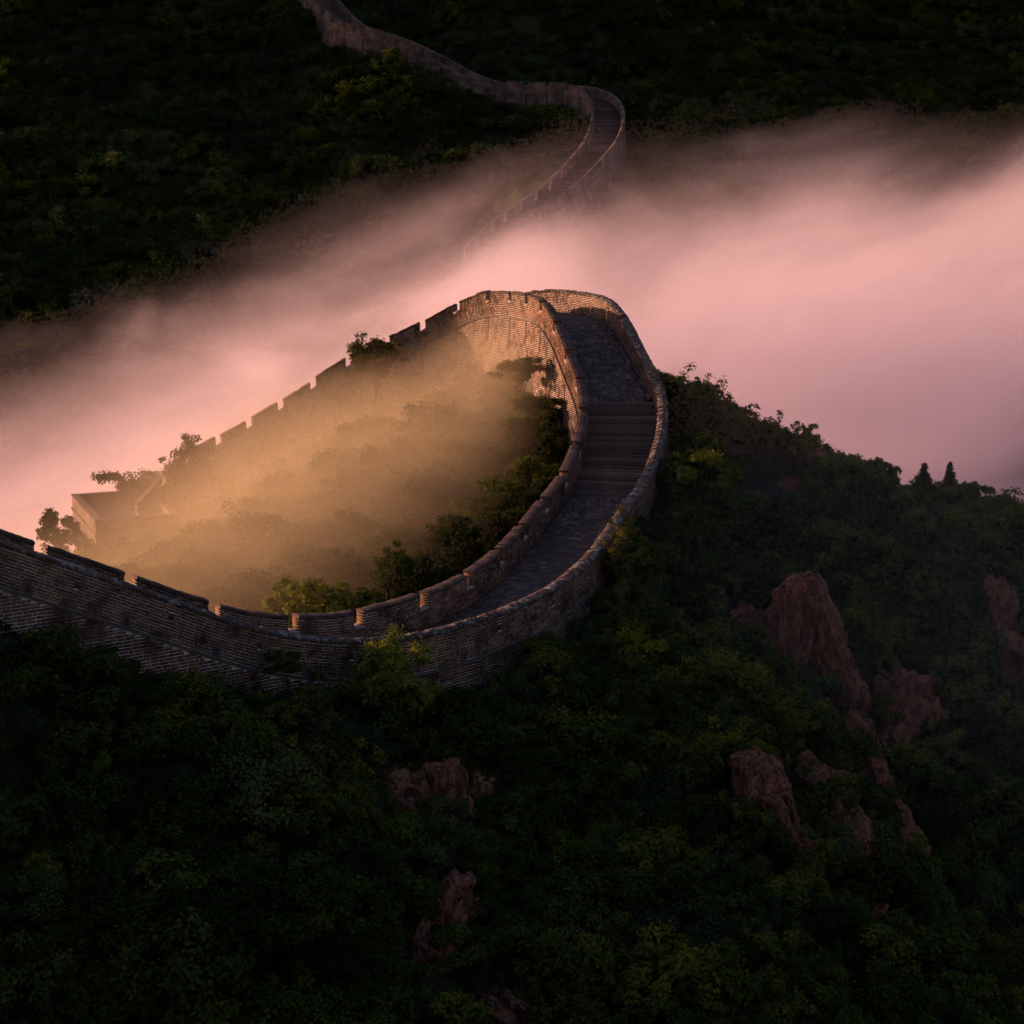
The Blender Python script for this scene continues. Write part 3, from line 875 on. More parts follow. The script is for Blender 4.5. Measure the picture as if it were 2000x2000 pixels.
# ------------------------------------------------------------------ rock outcrops
def ico(sub):
    bm = bmesh.new(); bmesh.ops.create_icosphere(bm, subdivisions=sub, radius=1.0)
    V = np.array([v.co for v in bm.verts]); F = np.array([[v.index for v in f.verts] for f in bm.faces]); bm.free()
    return V, F
ICO_V, ICO_F = ico(5)
def boulder(size, rot, seed):
    rg = np.random.default_rng(seed)
    V = ICO_V.copy()
    for _ in range(16):
        n = rg.normal(size=3); n /= np.linalg.norm(n)
        d = rg.uniform(0.45, 0.80)
        over = V @ n - d
        V -= np.maximum(over, 0)[:, None] * n * 0.93
    p = V * np.asarray(size)
    nrm = ICO_V
    st = p * np.array([2.2, 2.2, 0.7])
    rid = np.abs(vnoise3(st * 0.9, seed) - 0.5) * 2
    f1 = vnoise3(p * 2.6, seed + 3) - 0.5
    f2 = vnoise3(p * 6.5, seed + 5) - 0.5
    # ledges: joints that split the face into slabs and steps
    ax = rg.normal(size=3) * np.array([1, 1, 0.35]); ax /= np.linalg.norm(ax)
    u = p @ ax * 1.6 + vnoise3(p * 0.9, seed + 8) * 1.4
    step = (u - np.floor(u)); step = np.where(step < 0.16, step / 0.16, 1 - (step - 0.16) / 0.84)
    # broken blocks: each cell of the jointing stands forward or back of its neighbours
    S = rg.uniform(-1, 1, (70, 3)) * np.asarray(size) * 1.1
    q = p + (np.stack([vnoise3(p * 2.3 + 7 * i, seed + i) for i in range(3)], -1) - 0.5) * 0.35
    cell = np.argmin((((q[:, None] - S[None]) * np.array([1.0, 1.0, 0.5])) ** 2).sum(-1), 1)
    blk = rg.uniform(-0.5, 0.5, 70)[cell]
    p = p + nrm * ((rid - 0.5) * 0.22 + f1 * 0.18 + f2 * 0.12 + (step - 0.5) * 0.22 + blk * 0.55)[:, None] * min(1.0, min(size))
    R = np.array(Euler(rot).to_matrix())
    return p @ R.T
ANCHORS = []
ROCK_SPOTS = []          # (x, y, radius): kept free of shrubs
def outcrop(label, blobs, seed, ymin=41, ymax=130, sink=0.25):
    """blobs: (px, py, width px, height px, lean) of each boulder as it shows in the photograph"""
    Vs, Fs, n = [], [], 0
    c0 = None
    for i, (px, py, w, h, lean) in enumerate(blobs):
        c = hit(px, py, ymin, ymax)
        mpp = c[1] / FPX
        k_ = 1.55 if c[1] < 150 else 0.75
        sx, sz = w * mpp / 2 * k_, h * mpp / 2 * k_
        sy = 0.6 * max(min(sx, sz), 0.5) + 0.25 * max(sx, sz)
        V = boulder((sx, sy, sz), (-0.35, lean, RNG.uniform(-0.3, 0.3)), seed * 17 + i)
        V = V + c + (np.array([0, -sy * 0.30, sz * 0.14]) if c[1] < 150 else np.array([0, 0, -0.4 * sz]))
        Vs.append(V); Fs.append(ICO_F + n); n += len(V)
        ROCK_SPOTS.append((c[0], c[1], sx * 0.80 + 0.1, sz))
        if c0 is None: c0 = c
    V = np.concatenate(Vs) - c0
    me = new_mesh("rock_outcrop", V, np.concatenate(Fs), [M_ROCK], smooth=False)
    return thing("rock_outcrop", label, "rock", tuple(c0), data=me)
outcrop("jagged reddish crag with a ledge trailing up its side", [(870, 1585, 120, 110, 0.2), (795, 1570, 95, 120, -0.5), (760, 1525, 95, 50, 0.55), (925, 1575, 70, 80, 0.35)], 1)
outcrop("narrow crumbling red rock face under the jagged crag, sunk deep in the shrubs", [(870, 1800, 90, 130, 0.35), (830, 1880, 85, 90, -0.1), (815, 1835, 45, 60, 0.2)], 2)
outcrop("tall smooth brown cliff slab topping the steep rocky spur", [(1590, 1300, 120, 210, -0.25), (1530, 1250, 130, 130, -0.4), (1640, 1370, 70, 120, -0.15), (1450, 1225, 90, 60, -0.6), (1660, 1440, 80, 100, -0.3)], 3)
outcrop("grey-capped red boulder perched at the head of the lower crags on the spur", [(1590, 1545, 110, 120, -0.5), (1625, 1580, 60, 70, -0.2)], 4)
outcrop("broad ochre-streaked rock face at the foot of the spur", [(1500, 1600, 110, 190, -0.5), (1545, 1680, 90, 120, -0.5), (1645, 1665, 120, 170, -0.4)], 5)
outcrop("long thin rock rib running down the right edge of the spur", [(1705, 1560, 70, 210, -0.3), (1755, 1680, 80, 160, -0.4), (1690, 1480, 60, 100, -0.2)], 6)
outcrop("dark overhanging block beside the smooth cliff slab", [(1750, 1390, 120, 140, -0.2), (1735, 1460, 80, 70, -0.4)], 7)
outcrop("steep red bluff at the shoulder of the hill, right of the orange-flowered bush", [(1950, 1210, 80, 120, -0.3), (1985, 1310, 70, 130, -0.25)], 8)
outcrop("small bare rock patch high on the hill below the skyline shrubs", [(1580, 905, 60, 46, -0.6)], 9)
outcrop("crooked pale rock seam on the upper hillside beside the wall", [(1537, 955, 34, 44, -0.6), (1560, 990, 24, 50, -0.3)], 10)
outcrop("low red ledge poking from the dark thicket at the slope's foot", [(885, 1990, 70, 40, -0.3), (985, 1975, 90, 70, -0.3)], 11)
outcrop("thin red stones scattered below the long rock rib", [(1705, 1800, 50, 60, -0.4), (1735, 1835, 40, 50, -0.5)], 12)
outcrop("pinkish cliff patch high on the distant dark hillside above the fog", [(1370, 60, 130, 70, -0.3), (1330, 100, 60, 60, 0.2)], 13, 200, 380)
outcrop("pale rock scar beside the bend of the distant wall", [(1365, 150, 50, 80, 0.1), (1255, 165, 50, 50, 0.1), (1375, 185, 40, 40, 0.0)], 14, 200, 380)
outcrop("small pink rock showing among the trees below the distant wall", [(685, 240, 40, 36, 0.2)], 15, 200, 380)
outcrop("second small pink rock lower on the distant wooded slope", [(720, 322, 44, 26, -0.5)], 16, 200, 380)
outcrop("fluted rock wall dropping from the distant wall's bend into the fog", [(1285, 290, 40, 110, 0.1), (1310, 245, 50, 60, 0.2)], 17, 200, 380)

# ------------------------------------------------------------------ foliage
def leaf_mesh_arrays(P, nrm, size, rg, droop=0.25):
    n = len(P)
    a = rg.normal(size=(n, 3)); a -= (a * nrm).sum(1)[:, None] * nrm * 0.7
    a[:, 2] -= droop
    a /= np.linalg.norm(a, axis=1)[:, None]
    b = np.cross(a, nrm); b /= np.linalg.norm(b, axis=1)[:, None] + 1e-9
    L = size * rg.uniform(0.7, 1.35, n)[:, None]
    wd = L * rg.uniform(0.28, 0.42, n)[:, None]
    fold = nrm * L * 0.08
    V = np.stack([P, P + a * L * 0.45 + b * wd + fold, P + a * L, P + a * L * 0.45 - b * wd + fold], 1).reshape(-1, 3)
    i = np.arange(n)[:, None] * 4
    F = np.concatenate([i + np.array([[0, 1, 2]]), i + np.array([[0, 2, 3]])], 1).reshape(-1, 3)
    return V, F
def clump_leaves(centers, radii, per, size, rg, flat=0.8):
    k = np.repeat(np.arange(len(centers)), per)
    d = rg.normal(size=(len(k), 3)); d /= np.linalg.norm(d, axis=1)[:, None]
    r = rg.random(len(k)) ** 0.45
    P = centers[k] + d * (r * radii[k])[:, None] * np.array([1, 1, flat])
    nrm = d * 0.7 + np.array([0, 0, 0.75]) + rg.normal(size=(len(k), 3)) * 0.35
    nrm /= np.linalg.norm(nrm, axis=1)[:, None]
    V, F = leaf_mesh_arrays(P, nrm, size, rg)
    cl = rg.random(len(centers))
    rnd = np.clip(cl[k] * 0.5 + rg.random(len(k)) * 0.5, 0, 0.999)
    return V, F, np.repeat(rnd, 4)
def tube(pts, radii, sides=5):
    pts = np.asarray(pts, float); n = len(pts)
    T = np.gradient(pts, axis=0); T /= np.linalg.norm(T, axis=1)[:, None] + 1e-9
    up = np.where(np.abs(T[:, 2:3]) < 0.9, np.array([[0, 0, 1.0]]), np.array([[1.0, 0, 0]]))
    A = np.cross(T, up); A /= np.linalg.norm(A, axis=1)[:, None]; B = np.cross(T, A)
    an = np.linspace(0, 2 * math.pi, sides, endpoint=False)
    V = pts[:, None] + (A[:, None] * np.cos(an)[None, :, None] + B[:, None] * np.sin(an)[None, :, None]) * np.asarray(radii)[:, None, None]
    i = np.arange(n - 1)[:, None] * sides + np.arange(sides)[None]
    j = np.arange(n - 1)[:, None] * sides + (np.arange(sides)[None] + 1) % sides
    return V.reshape(-1, 3), np.stack([i, j, j + sides, i + sides], -1).reshape(-1, 4)
class Tubes:
    def __init__(s): s.V, s.F, s.n = [], [], 0
    def add(s, pts, radii, sides=5):
        V, F = tube(pts, radii, sides); s.V.append(V); s.F.append(F + s.n); s.n += len(V)
    def arrays(s): return np.concatenate(s.V), np.concatenate(s.F)
def curve(a, b, sag, n=6, rg=None, wob=0.0):
    t = np.linspace(0, 1, n)[:, None]
    p = a * (1 - t) + b * t
    p[:, 2] += sag * 4 * (t * (1 - t))[:, 0]
    if rg is not None and wob: p[1:-1] += rg.normal(size=(n - 2, 3)) * wob
    return p
def shrub_data(seed, mat, w=1.0, h=1.3, clumps=30, per=70, leaf=0.11, spiky=0.0):
    """foliage and stem meshes of a shrub about 2 w across and h tall"""
    rg = np.random.default_rng(seed)
    d = rg.normal(size=(clumps, 3)); d[:, 2] = np.abs(d[:, 2]) * 0.9 - 0.15
    d /= np.linalg.norm(d, axis=1)[:, None]
    lump = 0.72 + 0.42 * rg.random(clumps)
    C = d * np.array([w, w, h * 0.55]) * lump[:, None]; C[:, 2] += h * 0.48
    C[:, 2] += spiky * rg.random(clumps) ** 3 * h
    R = rg.uniform(0.20, 0.36, clumps) * w
    V, F, r = clump_leaves(C, R, per, leaf, rg)
    fol = new_mesh("shrub_foliage", V, F, [mat], r)
    tb = Tubes()
    for c in C[::2]:
        b = np.array([c[0] * 0.12, c[1] * 0.12, -0.6])
        tb.add(curve(b, c, 0.06, 4, rg, 0.03), np.linspace(0.03, 0.008, 4) * w, 4)
    V, F = tb.arrays()
    return fol, new_mesh("shrub_stems", V, F, [M_BARK])
SPECIES = [('dark', 'dark green rounded shrub'), ('dark', 'dense dark green shrub'), ('mid', 'mid green leafy shrub'), ('mid', 'loose mid green shrub with upright sprays'),
           ('blue', 'feathery blue-green shrub'), ('yellow', 'yellow-green fresh-leaved shrub'), ('olive', 'olive green small-leaved shrub')]
SHRUBS = [shrub_data(101, LEAF['dark'], 1.0, 1.35), shrub_data(102, LEAF['dark'], 1.1, 1.2, 34, 70, 0.10), shrub_data(103, LEAF['mid'], 1.0, 1.4, 28, 70, 0.13),
          shrub_data(104, LEAF['mid'], 0.9, 1.5, 26, 66, 0.12, 0.5), shrub_data(105, LEAF['blue'], 1.05, 1.25, 36, 80, 0.085), shrub_data(106, LEAF['yellow'], 0.95, 1.3, 26, 66, 0.12), shrub_data(107, LEAF['olive'], 1.0, 1.2, 34, 80, 0.08)]

def scatter(x0, x1, y0, y1, d, seed):
    rg = np.random.default_rng(seed)
    X, Y = np.meshgrid(np.arange(x0, x1, d), np.arange(y0, y1, d))
    x = X.ravel() + rg.uniform(-0.48, 0.48, X.size) * d
    y = Y.ravel() + rg.uniform(-0.48, 0.48, X.size) * d
    return x, y, rg
def field(x0, x1, y0, y1, d, seed, scale, Q, Nn, far=False):
    x, y, rg = scatter(x0, x1, y0, y1, d, seed)
    o, dist = wall_offset(x, y, Q, Nn)
    keep = ~((o > -1.0) & (o < 6.0) & (dist < 6)) if not far else ~((o > -1.8) & (o < 6.8) & (dist < 7))
    z = ground(x, y)
    pj = proj(np.stack([x, y, z + 1], -1))
    keep &= (pj[:, 0] > -260) & (pj[:, 0] < 2260) & (pj[:, 1] > -220) & (pj[:, 1] < 2260)
    if not far:
        a_, b_ = tower_poly(1.2), None
        c = np.mean(a_, 0); keep &= np.hypot(x - c[0], y - c[1]) > 6.5
    sc = scale * np.exp(rg.normal(0.0, 0.27, len(x))).clip(0.55, 1.9) * (0.8 + 0.5 * vnoise(x / 6, y / 6, seed))
    if not far:
        sc *= np.interp(o, [-6, -2, 5, 6.0, 7.0, 9], [1, 0.75, 0.6, 0.7, 0.95, 1.0])
    for (rx, ry, rr, rz) in ROCK_SPOTS:
        dx, dy = np.abs(x - rx), y - ry
        r2 = (dx / (rr * 0.8 + 0.2 * sc)) ** 2 + (np.where(dy < 0, dy / (rr * 0.35 + 0.9 + 0.45 * rz), dy / (rr * 0.6 + 0.2))) ** 2
        keep &= (r2 > 1.0) | ((r2 > 0.25) & (rg.random(len(x)) < 0.07))
    pat = vnoise(x / 7, y / 7, seed + 9) * 0.65 + rg.random(len(x)) * 0.35
    kind = np.searchsorted([0.27, 0.42, 0.55, 0.64, 0.74, 0.80], pat)
    kind = np.select([kind == 0, kind == 1, kind == 2, kind == 3, kind == 4, kind == 5], [0, 1, 2, 4, 3, 6], 5)
    return x[keep], y[keep], z[keep], sc[keep], kind[keep], rg
def instancer(name, label, cat, x, y, z, sc, kind, rg, srcs, tilt=0.25):
    me = new_mesh(name, np.stack([x, y, z], -1), [])
    n = len(x)
    rot = np.stack([rg.uniform(-tilt, tilt, n), rg.uniform(-tilt, tilt, n), rg.uniform(0, 6.28, n)], -1)
    a = me.attributes.new("inst_rot", 'FLOAT_VECTOR', 'POINT'); a.data.foreach_set("vector", rot.astype(np.float32).ravel())
    a = me.attributes.new("inst_scl", 'FLOAT', 'POINT'); a.data.foreach_set("value", sc.astype(np.float32))
    a = me.attributes.new("inst_idx", 'INT', 'POINT'); a.data.foreach_set("value", kind.astype(np.int32))
    o = link(name, me); o["kind"] = "stuff"; o["label"] = label; o["category"] = cat
    ng = bpy.data.node_groups.new(name, 'GeometryNodeTree')
    ng.interface.new_socket("Geometry", in_out='INPUT', socket_type='NodeSocketGeometry')
    ng.interface.new_socket("Geometry", in_out='OUTPUT', socket_type='NodeSocketGeometry')
    gi, go = ng.nodes.new("NodeGroupInput"), ng.nodes.new("NodeGroupOutput")
    jn = ng.nodes.new("GeometryNodeJoinGeometry")
    for s_ in srcs[::-1]:
        oi = ng.nodes.new("GeometryNodeObjectInfo")
        oi.transform_space = 'ORIGINAL'
        oi.inputs["Object"].default_value = s_
        oi.inputs["As Instance"].default_value = True
        ng.links.new(oi.outputs["Geometry"], jn.inputs[0])
    ip = ng.nodes.new("GeometryNodeInstanceOnPoints")
    ip.inputs["Pick Instance"].default_value = True
    def attr(nm, ty):
        q = ng.nodes.new("GeometryNodeInputNamedAttribute"); q.data_type = ty; q.inputs["Name"].default_value = nm
        return next(s for s in q.outputs if s.enabled and s.name == "Attribute")
    er = ng.nodes.new("FunctionNodeEulerToRotation")
    ng.links.new(attr("inst_rot", 'FLOAT_VECTOR'), er.inputs[0])
    ng.links.new(gi.outputs[0], ip.inputs["Points"])
    ng.links.new(jn.outputs[0], ip.inputs["Instance"])
    ng.links.new(attr("inst_idx", 'INT'), ip.inputs["Instance Index"])
    ng.links.new(er.outputs[0], ip.inputs["Rotation"])
    ng.links.new(attr("inst_scl", 'FLOAT'), ip.inputs["Scale"])
    ng.links.new(ip.outputs[0], go.inputs[0])
    o.modifiers.new("scatter", 'NODES').node_group = ng
    return o

ANCHORS += [(hit(px, py)[:2], nm) for px, py, nm in ((850, 1580, 'the jagged red crag'), (850, 1840, 'the narrow crumbling rock face'), (1590, 1310, 'the smooth cliff slab'), (1590, 1550, 'the grey-capped boulder'),
    (1560, 1650, 'the ochre-streaked rock face'), (1720, 1600, 'the long rock rib'), (1745, 1400, 'the overhanging block'), (940, 1980, 'the low red ledge'), (1720, 1815, 'the thin red stones'),
    (590, 1400, 'the yellow-green bush by the wall'), (765, 1400, 'the big leafy tree'), (140, 1860, 'the orange-leaved bush'), (1900, 1490, 'the yellow-flowered bush'), (1830, 1350, 'the orange-flowered bush'))]
def shrub_label(kd, sc_, x_, y_):
    best = min(ANCHORS, key=lambda a: math.hypot(a[0][0] - x_, a[0][1] - y_))
    dx, dy = x_ - best[0][0], y_ - best[0][1]
    dist = math.hypot(dx, dy)
    size = "large " if sc_ > 1.15 else "small " if sc_ < 0.82 else ""
    if dist < 6:
        rel = "beside" if abs(dx) > abs(dy) * 1.3 else "uphill of" if dy > 0 else "downhill of"
        return f"{size}{SPECIES[kd][1]} {'close ' if dist < 2.5 and rel == 'beside' else ''}{rel} {best[1]}"
    o_, d_ = wall_offset(np.array([x_]), np.array([y_]), WQ, WN)
    if o_[0] < 10: return f"{size}{SPECIES[kd][1]} at the foot of the near wall"
    return f"{size}{SPECIES[kd][1]} in the open thicket"
x, y, z, sc, kind, rg = field(-46, 62, 40, 126, 0.98, 11, 1.0, WQ, WN)
pj = proj(np.stack([x, y, z + 0.6], -1))
infr = (pj[:, 0] > 20) & (pj[:, 0] < 1980) & (pj[:, 1] > 1180) & (pj[:, 1] < 1985)
size = np.where(infr, sc / y, 0)
order = np.argsort(-size)
top = list(order[:270])
for kd in range(7):
    if not any(kind[q] == kd for q in top): top.append(int(np.argmax(np.where(kind == kd, size, -1))))
SRC = [None] * 7
for q in top:
    kd = int(kind[q])
    r = thing("shrub", shrub_label(kd, sc[q], x[q], y[q]), "shrub", (x[q], y[q], z[q]), group="shrubs on the slope below the near wall")
    r.rotation_euler = (rg.uniform(-0.2, 0.2), rg.uniform(-0.2, 0.2), rg.uniform(0, 6.28)); r.scale = (sc[q],) * 3
    f = link("foliage", SHRUBS[kd][0], r); link("stems", SHRUBS[kd][1], r)
    if SRC[kd] is None: SRC[kd] = f
rest = np.ones(len(x), bool); rest[top] = False
instancer("shrub_cover", "thick green scrub covering the hill around the near wall", "scrub", x[rest], y[rest], z[rest], sc[rest], kind[rest], rg, SRC)
x, y, z, sc, kind, rg = field(-115, 135, 196, 345, 2.1, 12, 1.9, FQ, FN, True)
kind = np.where(rg.random(len(kind)) < 0.78, np.array([0, 1, 0, 1, 4, 0, 4])[kind], kind)       # mostly the dark kinds
instancer("distant_woods", "dark woods covering the distant hillside beyond the fog", "woods", x, y, z - 0.5, sc, kind, rg, SRC)

# ------------------------------------------------------------------ single trees and bushes one can tell apart
def tree(name, label, px, py, Y, wpx, hpx, style, leaf, seed, cat="tree", dens=1.0, flowers=None, group=None, leaf_size=None):
    """crown centred on photo column px, its top at row py, wpx by hpx pixels, Y metres away; the trunk goes down to the ground"""
    rg = np.random.default_rng(seed)
    mpp = Y / FPX * 1.02
    w, h = wpx * mpp / 2, hpx * mpp
    topP = at(px, py, Y)
    gz = float(ground(topP[0], topP[1])[0])
    if cat == "bush": h = max(h, topP[2] - gz - 0.2)
    base = np.array([topP[0] + rg.uniform(-0.2, 0.2) * w, topP[1], gz - 0.3])
    cz = topP[2] - h            # bottom of the crown
    n = max(16, int(58 * dens))
    if style == 'round':
        d = rg.normal(size=(n, 3)); d /= np.linalg.norm(d, axis=1)[:, None]
        C = d * np.array([w, w * 0.9, h * 0.5]) * (rg.uniform(0.40, 1.02, n))[:, None] + np.array([topP[0], topP[1], topP[2] - h * 0.55])
        R = rg.uniform(0.13, 0.27, n) * min(w, h * 0.6)
        flat = 0.75
    elif style == 'flat':
        plates = rg.uniform(-0.75, 0.75, (9, 2)); pz = rg.random(9)
        k = rg.integers(0, 9, n)
        C = np.stack([topP[0] + (plates[k, 0] + rg.normal(0, 0.28, n)) * w, topP[1] + (plates[k, 1] * 0.7 + rg.normal(0, 0.25, n)) * w, topP[2] - h * (0.08 + 0.62 * pz[k]) - rg.uniform(0, 0.15, n) * h], -1)
        C[:, 0] = np.clip(C[:, 0], topP[0] - w, topP[0] + w)
        R = rg.uniform(0.11, 0.24, n) * max(w, 0.8)
        flat = 0.55
    elif style == 'cone':
        t = rg.random(n) ** 0.8
        an = rg.uniform(0, 6.28, n)
        rr = (1 - t) ** 0.65 * w * 0.8 * np.sqrt(rg.random(n))
        C = np.stack([topP[0] + rr * np.cos(an), topP[1] + rr * np.sin(an), cz + t * h * 0.98], -1)
        R = (0.10 + 0.28 * (1 - t) * rg.uniform(0.5, 1.3, n)) * w
        flat = 1.3
    else:                        # sprays: thin upright shoots
        t = rg.random(n)
        C = np.stack([topP[0] + rg.uniform(-1, 1, n) * w, topP[1] + rg.uniform(-1, 1, n) * w, cz + h * (0.25 + 0.75 * t * rg.random(n) ** 0.4)], -1)
        R = rg.uniform(0.10, 0.2, n) * max(w, 0.7)
        flat = 1.2
    ls = leaf_size or 0.0020 * Y
    V, F, r = clump_leaves(C, R, int({'sprays': 26, 'flat': 70, 'cone': 30}.get(style, 60)), ls, rg, flat)
    root = thing(name, label, cat, tuple(base + [0, 0, 0.3]), group=group)
    part("crown", V, F, LEAF[leaf], root, r)
    tb, tb2 = Tubes(), Tubes()
    hh = max(0.8, topP[2] - gz)
    r0 = 0.017 * hh + 0.015
    fork = np.array([topP[0] + rg.uniform(-0.15, 0.15) * w, topP[1], max(gz + 0.3, cz - 0.10 * h if style != 'cone' else topP[2] - 0.1 * h)])
    trunk = curve(base, fork, 0.0, 6, rg, 0.03 * hh * 0.4)
    tb.add(trunk, np.linspace(r0, r0 * 0.6, 6), 6)
    for c in C[::3]:
        a = trunk[rg.integers(3, 6)] if rg.random() < 0.6 else fork
        mid = (a + c) / 2 + np.array([0, 0, -0.10 * h]) + rg.normal(size=3) * 0.05 * w
        t = np.linspace(0, 1, 6)[:, None]
        pts = a * (1 - t) ** 2 + 2 * mid * t * (1 - t) + c * t ** 2
        tb2.add(pts, np.linspace(r0 * 0.26, r0 * 0.06, 6), 4)
    V, F = tb.arrays(); part("trunk", V, F, M_BARK, root)
    V, F = tb2.arrays(); part("limbs", V, F, M_BARK, root)
    if flowers:
        top_c = C[np.argsort(-C[:, 2])[:max(4, n // 3)]] + np.array([0, -0.12, 0.12])
        V, F, r = clump_leaves(top_c, np.full(len(top_c), 0.12 * max(w, 0.8)), 26, 0.07, rg, 0.7)
        part("flowers", V, F, LEAF[flowers], root, r)
    return root
tree("leafy_tree", "big leafy tree standing in front of the near wall where it bends", 765, 1222, 63.0, 165, 190, 'round', 'bright', 1, dens=2.0, leaf_size=0.17)
tree("sapling", "slender sapling with yellowish top against the near wall's brick face", 558, 1262, 60.6, 78, 62, 'flat', 'yellow', 2, dens=0.5, leaf_size=0.15)
tree("bush", "yellow-green bush at the foot of the near wall below the slender sapling", 600, 1338, 59.0, 120, 90, 'round', 'yellow', 3, "bush", leaf_size=0.13)
tree("bush", "leafy bush climbing the outer face of the wall below the first paving", 1075, 1228, 70.5, 90, 95, 'round', 'bright', 4, "bush")
tree("bush", "light green bush rising against the outer parapet beside the steps", 1222, 985, 80.0, 85, 120, 'round', 'yellow', 5, "bush", leaf_size=0.13)
tree("bush", "brownish yellow bush on the slope outside the wall", 1365, 1085, 79.0, 95, 60, 'round', 'olive', 36, "bush")
tree("leafy_tree", "bright broad-leaved tree crown showing over the battlements behind the near wall", 605, 1118, 75, 175, 105, 'round', 'bright', 7, dens=1.7, leaf_size=0.20)
tree("leafy_tree", "low spreading tree filling the gap between the bright broad-leaved tree and the battlements", 700, 1140, 77, 120, 85, 'round', 'mid', 8, dens=1.3, leaf_size=0.18)
tree("leafy_tree", "dark upright tree with ragged top behind the inner battlements", 768, 1045, 80, 92, 150, 'round', 'dark', 9, dens=1.5)
tree("leafy_tree", "dark rounded tree next to the ragged upright tree behind the battlements", 835, 1078, 82, 115, 115, 'round', 'dark', 10, dens=1.5)
tree("leafy_tree", "domed tree halfway up beside the inner battlements", 888, 990, 85.5, 112, 135, 'round', 'dark', 11, dens=1.5)
tree("flat_topped_tree", "spreading flat-topped tree beside the inner battlements, edges lit gold", 965, 922, 91, 160, 105, 'flat', 'mid', 12, dens=2.2)
tree("flat_topped_tree", "small flat-topped tree above the spreading one, nearest the sunlit wall's foot", 1036, 882, 94.5, 98, 80, 'flat', 'mid', 13, dens=1.6)
tree("flat_topped_tree", "wispy flat-topped tree in fog before the golden curve of wall", 1012, 694, 107, 105, 58, 'flat', 'olive', 14, dens=0.9)
tree("flat_topped_tree", "thin tree hugging the golden curve of wall, below the wispy one", 1048, 758, 103, 92, 66, 'flat', 'olive', 15, dens=0.9)
tree("flat_topped_tree", "faint small tree low in the fog by the sunlit wall", 1008, 806, 100, 76, 44, 'flat', 'olive', 16, dens=0.7)
tree("leafy_tree", "airy tree rising above the merlons of the descending wall", 735, 634, 117, 108, 100, 'round', 'olive', 17, dens=1.0)
tree("leafy_tree", "bushy tree hiding the lower end of the descending wall", 368, 846, 113, 112, 110, 'round', 'olive', 18, dens=1.3)
tree("umbrella_tree", "umbrella-shaped tree spreading over the watchtower", 262, 914, 121.5, 140, 66, 'flat', 'olive', 19, dens=1.4)
tree("leafy_tree", "ragged bushy tree beside the watchtower's outer side", 112, 985, 102, 82, 88, 'round', 'dark', 20, dens=1.2)
tree("leafy_tree", "dim tree leaning in the fog below the watchtower", 432, 1035, 92, 95, 75, 'flat', 'dark', 21)
tree("leafy_tree", "twin-topped dim tree low in the fog behind the near wall", 455, 1112, 82, 120, 75, 'round', 'dark', 22)
tree("leafy_tree", "fog-softened tree behind the bright broad-leaved tree", 662, 1062, 84, 100, 90, 'round', 'dark', 23, dens=1.2)
tree("bush", "upright sprigs of a bush on the ridge top right beside the hump wall", 1372, 708, 101, 100, 64, 'sprays', 'mid', 24, "bush", 1.4)
tree("bush", "dark mounded bush where the ridge meets the wall", 1308, 732, 100, 95, 60, 'round', 'dark', 25, "bush", 1.2)
tree("bush", "low twiggy bush on the ridge skyline above the bare rock patch", 1488, 775, 99, 70, 36, 'sprays', 'mid', 26, "bush")
tree("bush", "tiny twiggy bush on the sloping ridge skyline", 1570, 820, 98, 44, 34, 'sprays', 'mid', 27, "bush")
tree("bush", "rounded skyline bush uphill of the conifers", 1728, 888, 95.5, 66, 50, 'round', 'dark', 28, "bush")
tree("conifer", "broad dark conical tree on the ridge skyline", 1806, 905, 94.3, 60, 64, 'cone', 'dark', 29, dens=1.6, leaf_size=0.12)
tree("conifer", "slim pointed dark cypress on the ridge skyline", 1856, 903, 93.8, 42, 70, 'cone', 'dark', 30, dens=1.6, leaf_size=0.12)
tree("flat_topped_tree", "small flat-topped tree on the skyline past the cypress", 1908, 934, 93.2, 66, 40, 'flat', 'mid', 31)
tree("bush", "low bush at the skyline's end beyond the flat-topped tree", 1965, 965, 92.6, 64, 44, 'round', 'mid', 32, "bush")
tree("bush", "dark bush tipped with orange flowers beside the cliff", 1832, 1322, 78.2, 120, 90, 'round', 'dark', 33, "bush", 1.2, 'orange')
tree("bush", "dark bush with yellow flower sprays downhill of the orange-flowered one", 1898, 1455, 75.0, 100, 110, 'round', 'dark', 34, "bush", 1.1, 'flower')
tree("bush", "bush with orange leaf tips low on the dark slope", 145, 1832, 46.8, 130, 80, 'flat', 'mid', 35, "bush", 1.0, 'orange')
tree("bush", "yellow-green bush hanging before the distant wall", 765, 88, 280, 52, 38, 'round', 'yellow', 37, "bush", leaf_size=0.5)
tree("bush", "small yellow-green bush above the distant wall's bend", 1158, 148, 286, 26, 16, 'round', 'yellow', 38, "bush", leaf_size=0.5)
tree("bush", "yellow-green bush outside the distant wall's bend", 1240, 222, 268, 34, 26, 'round', 'yellow', 39, "bush", leaf_size=0.5)

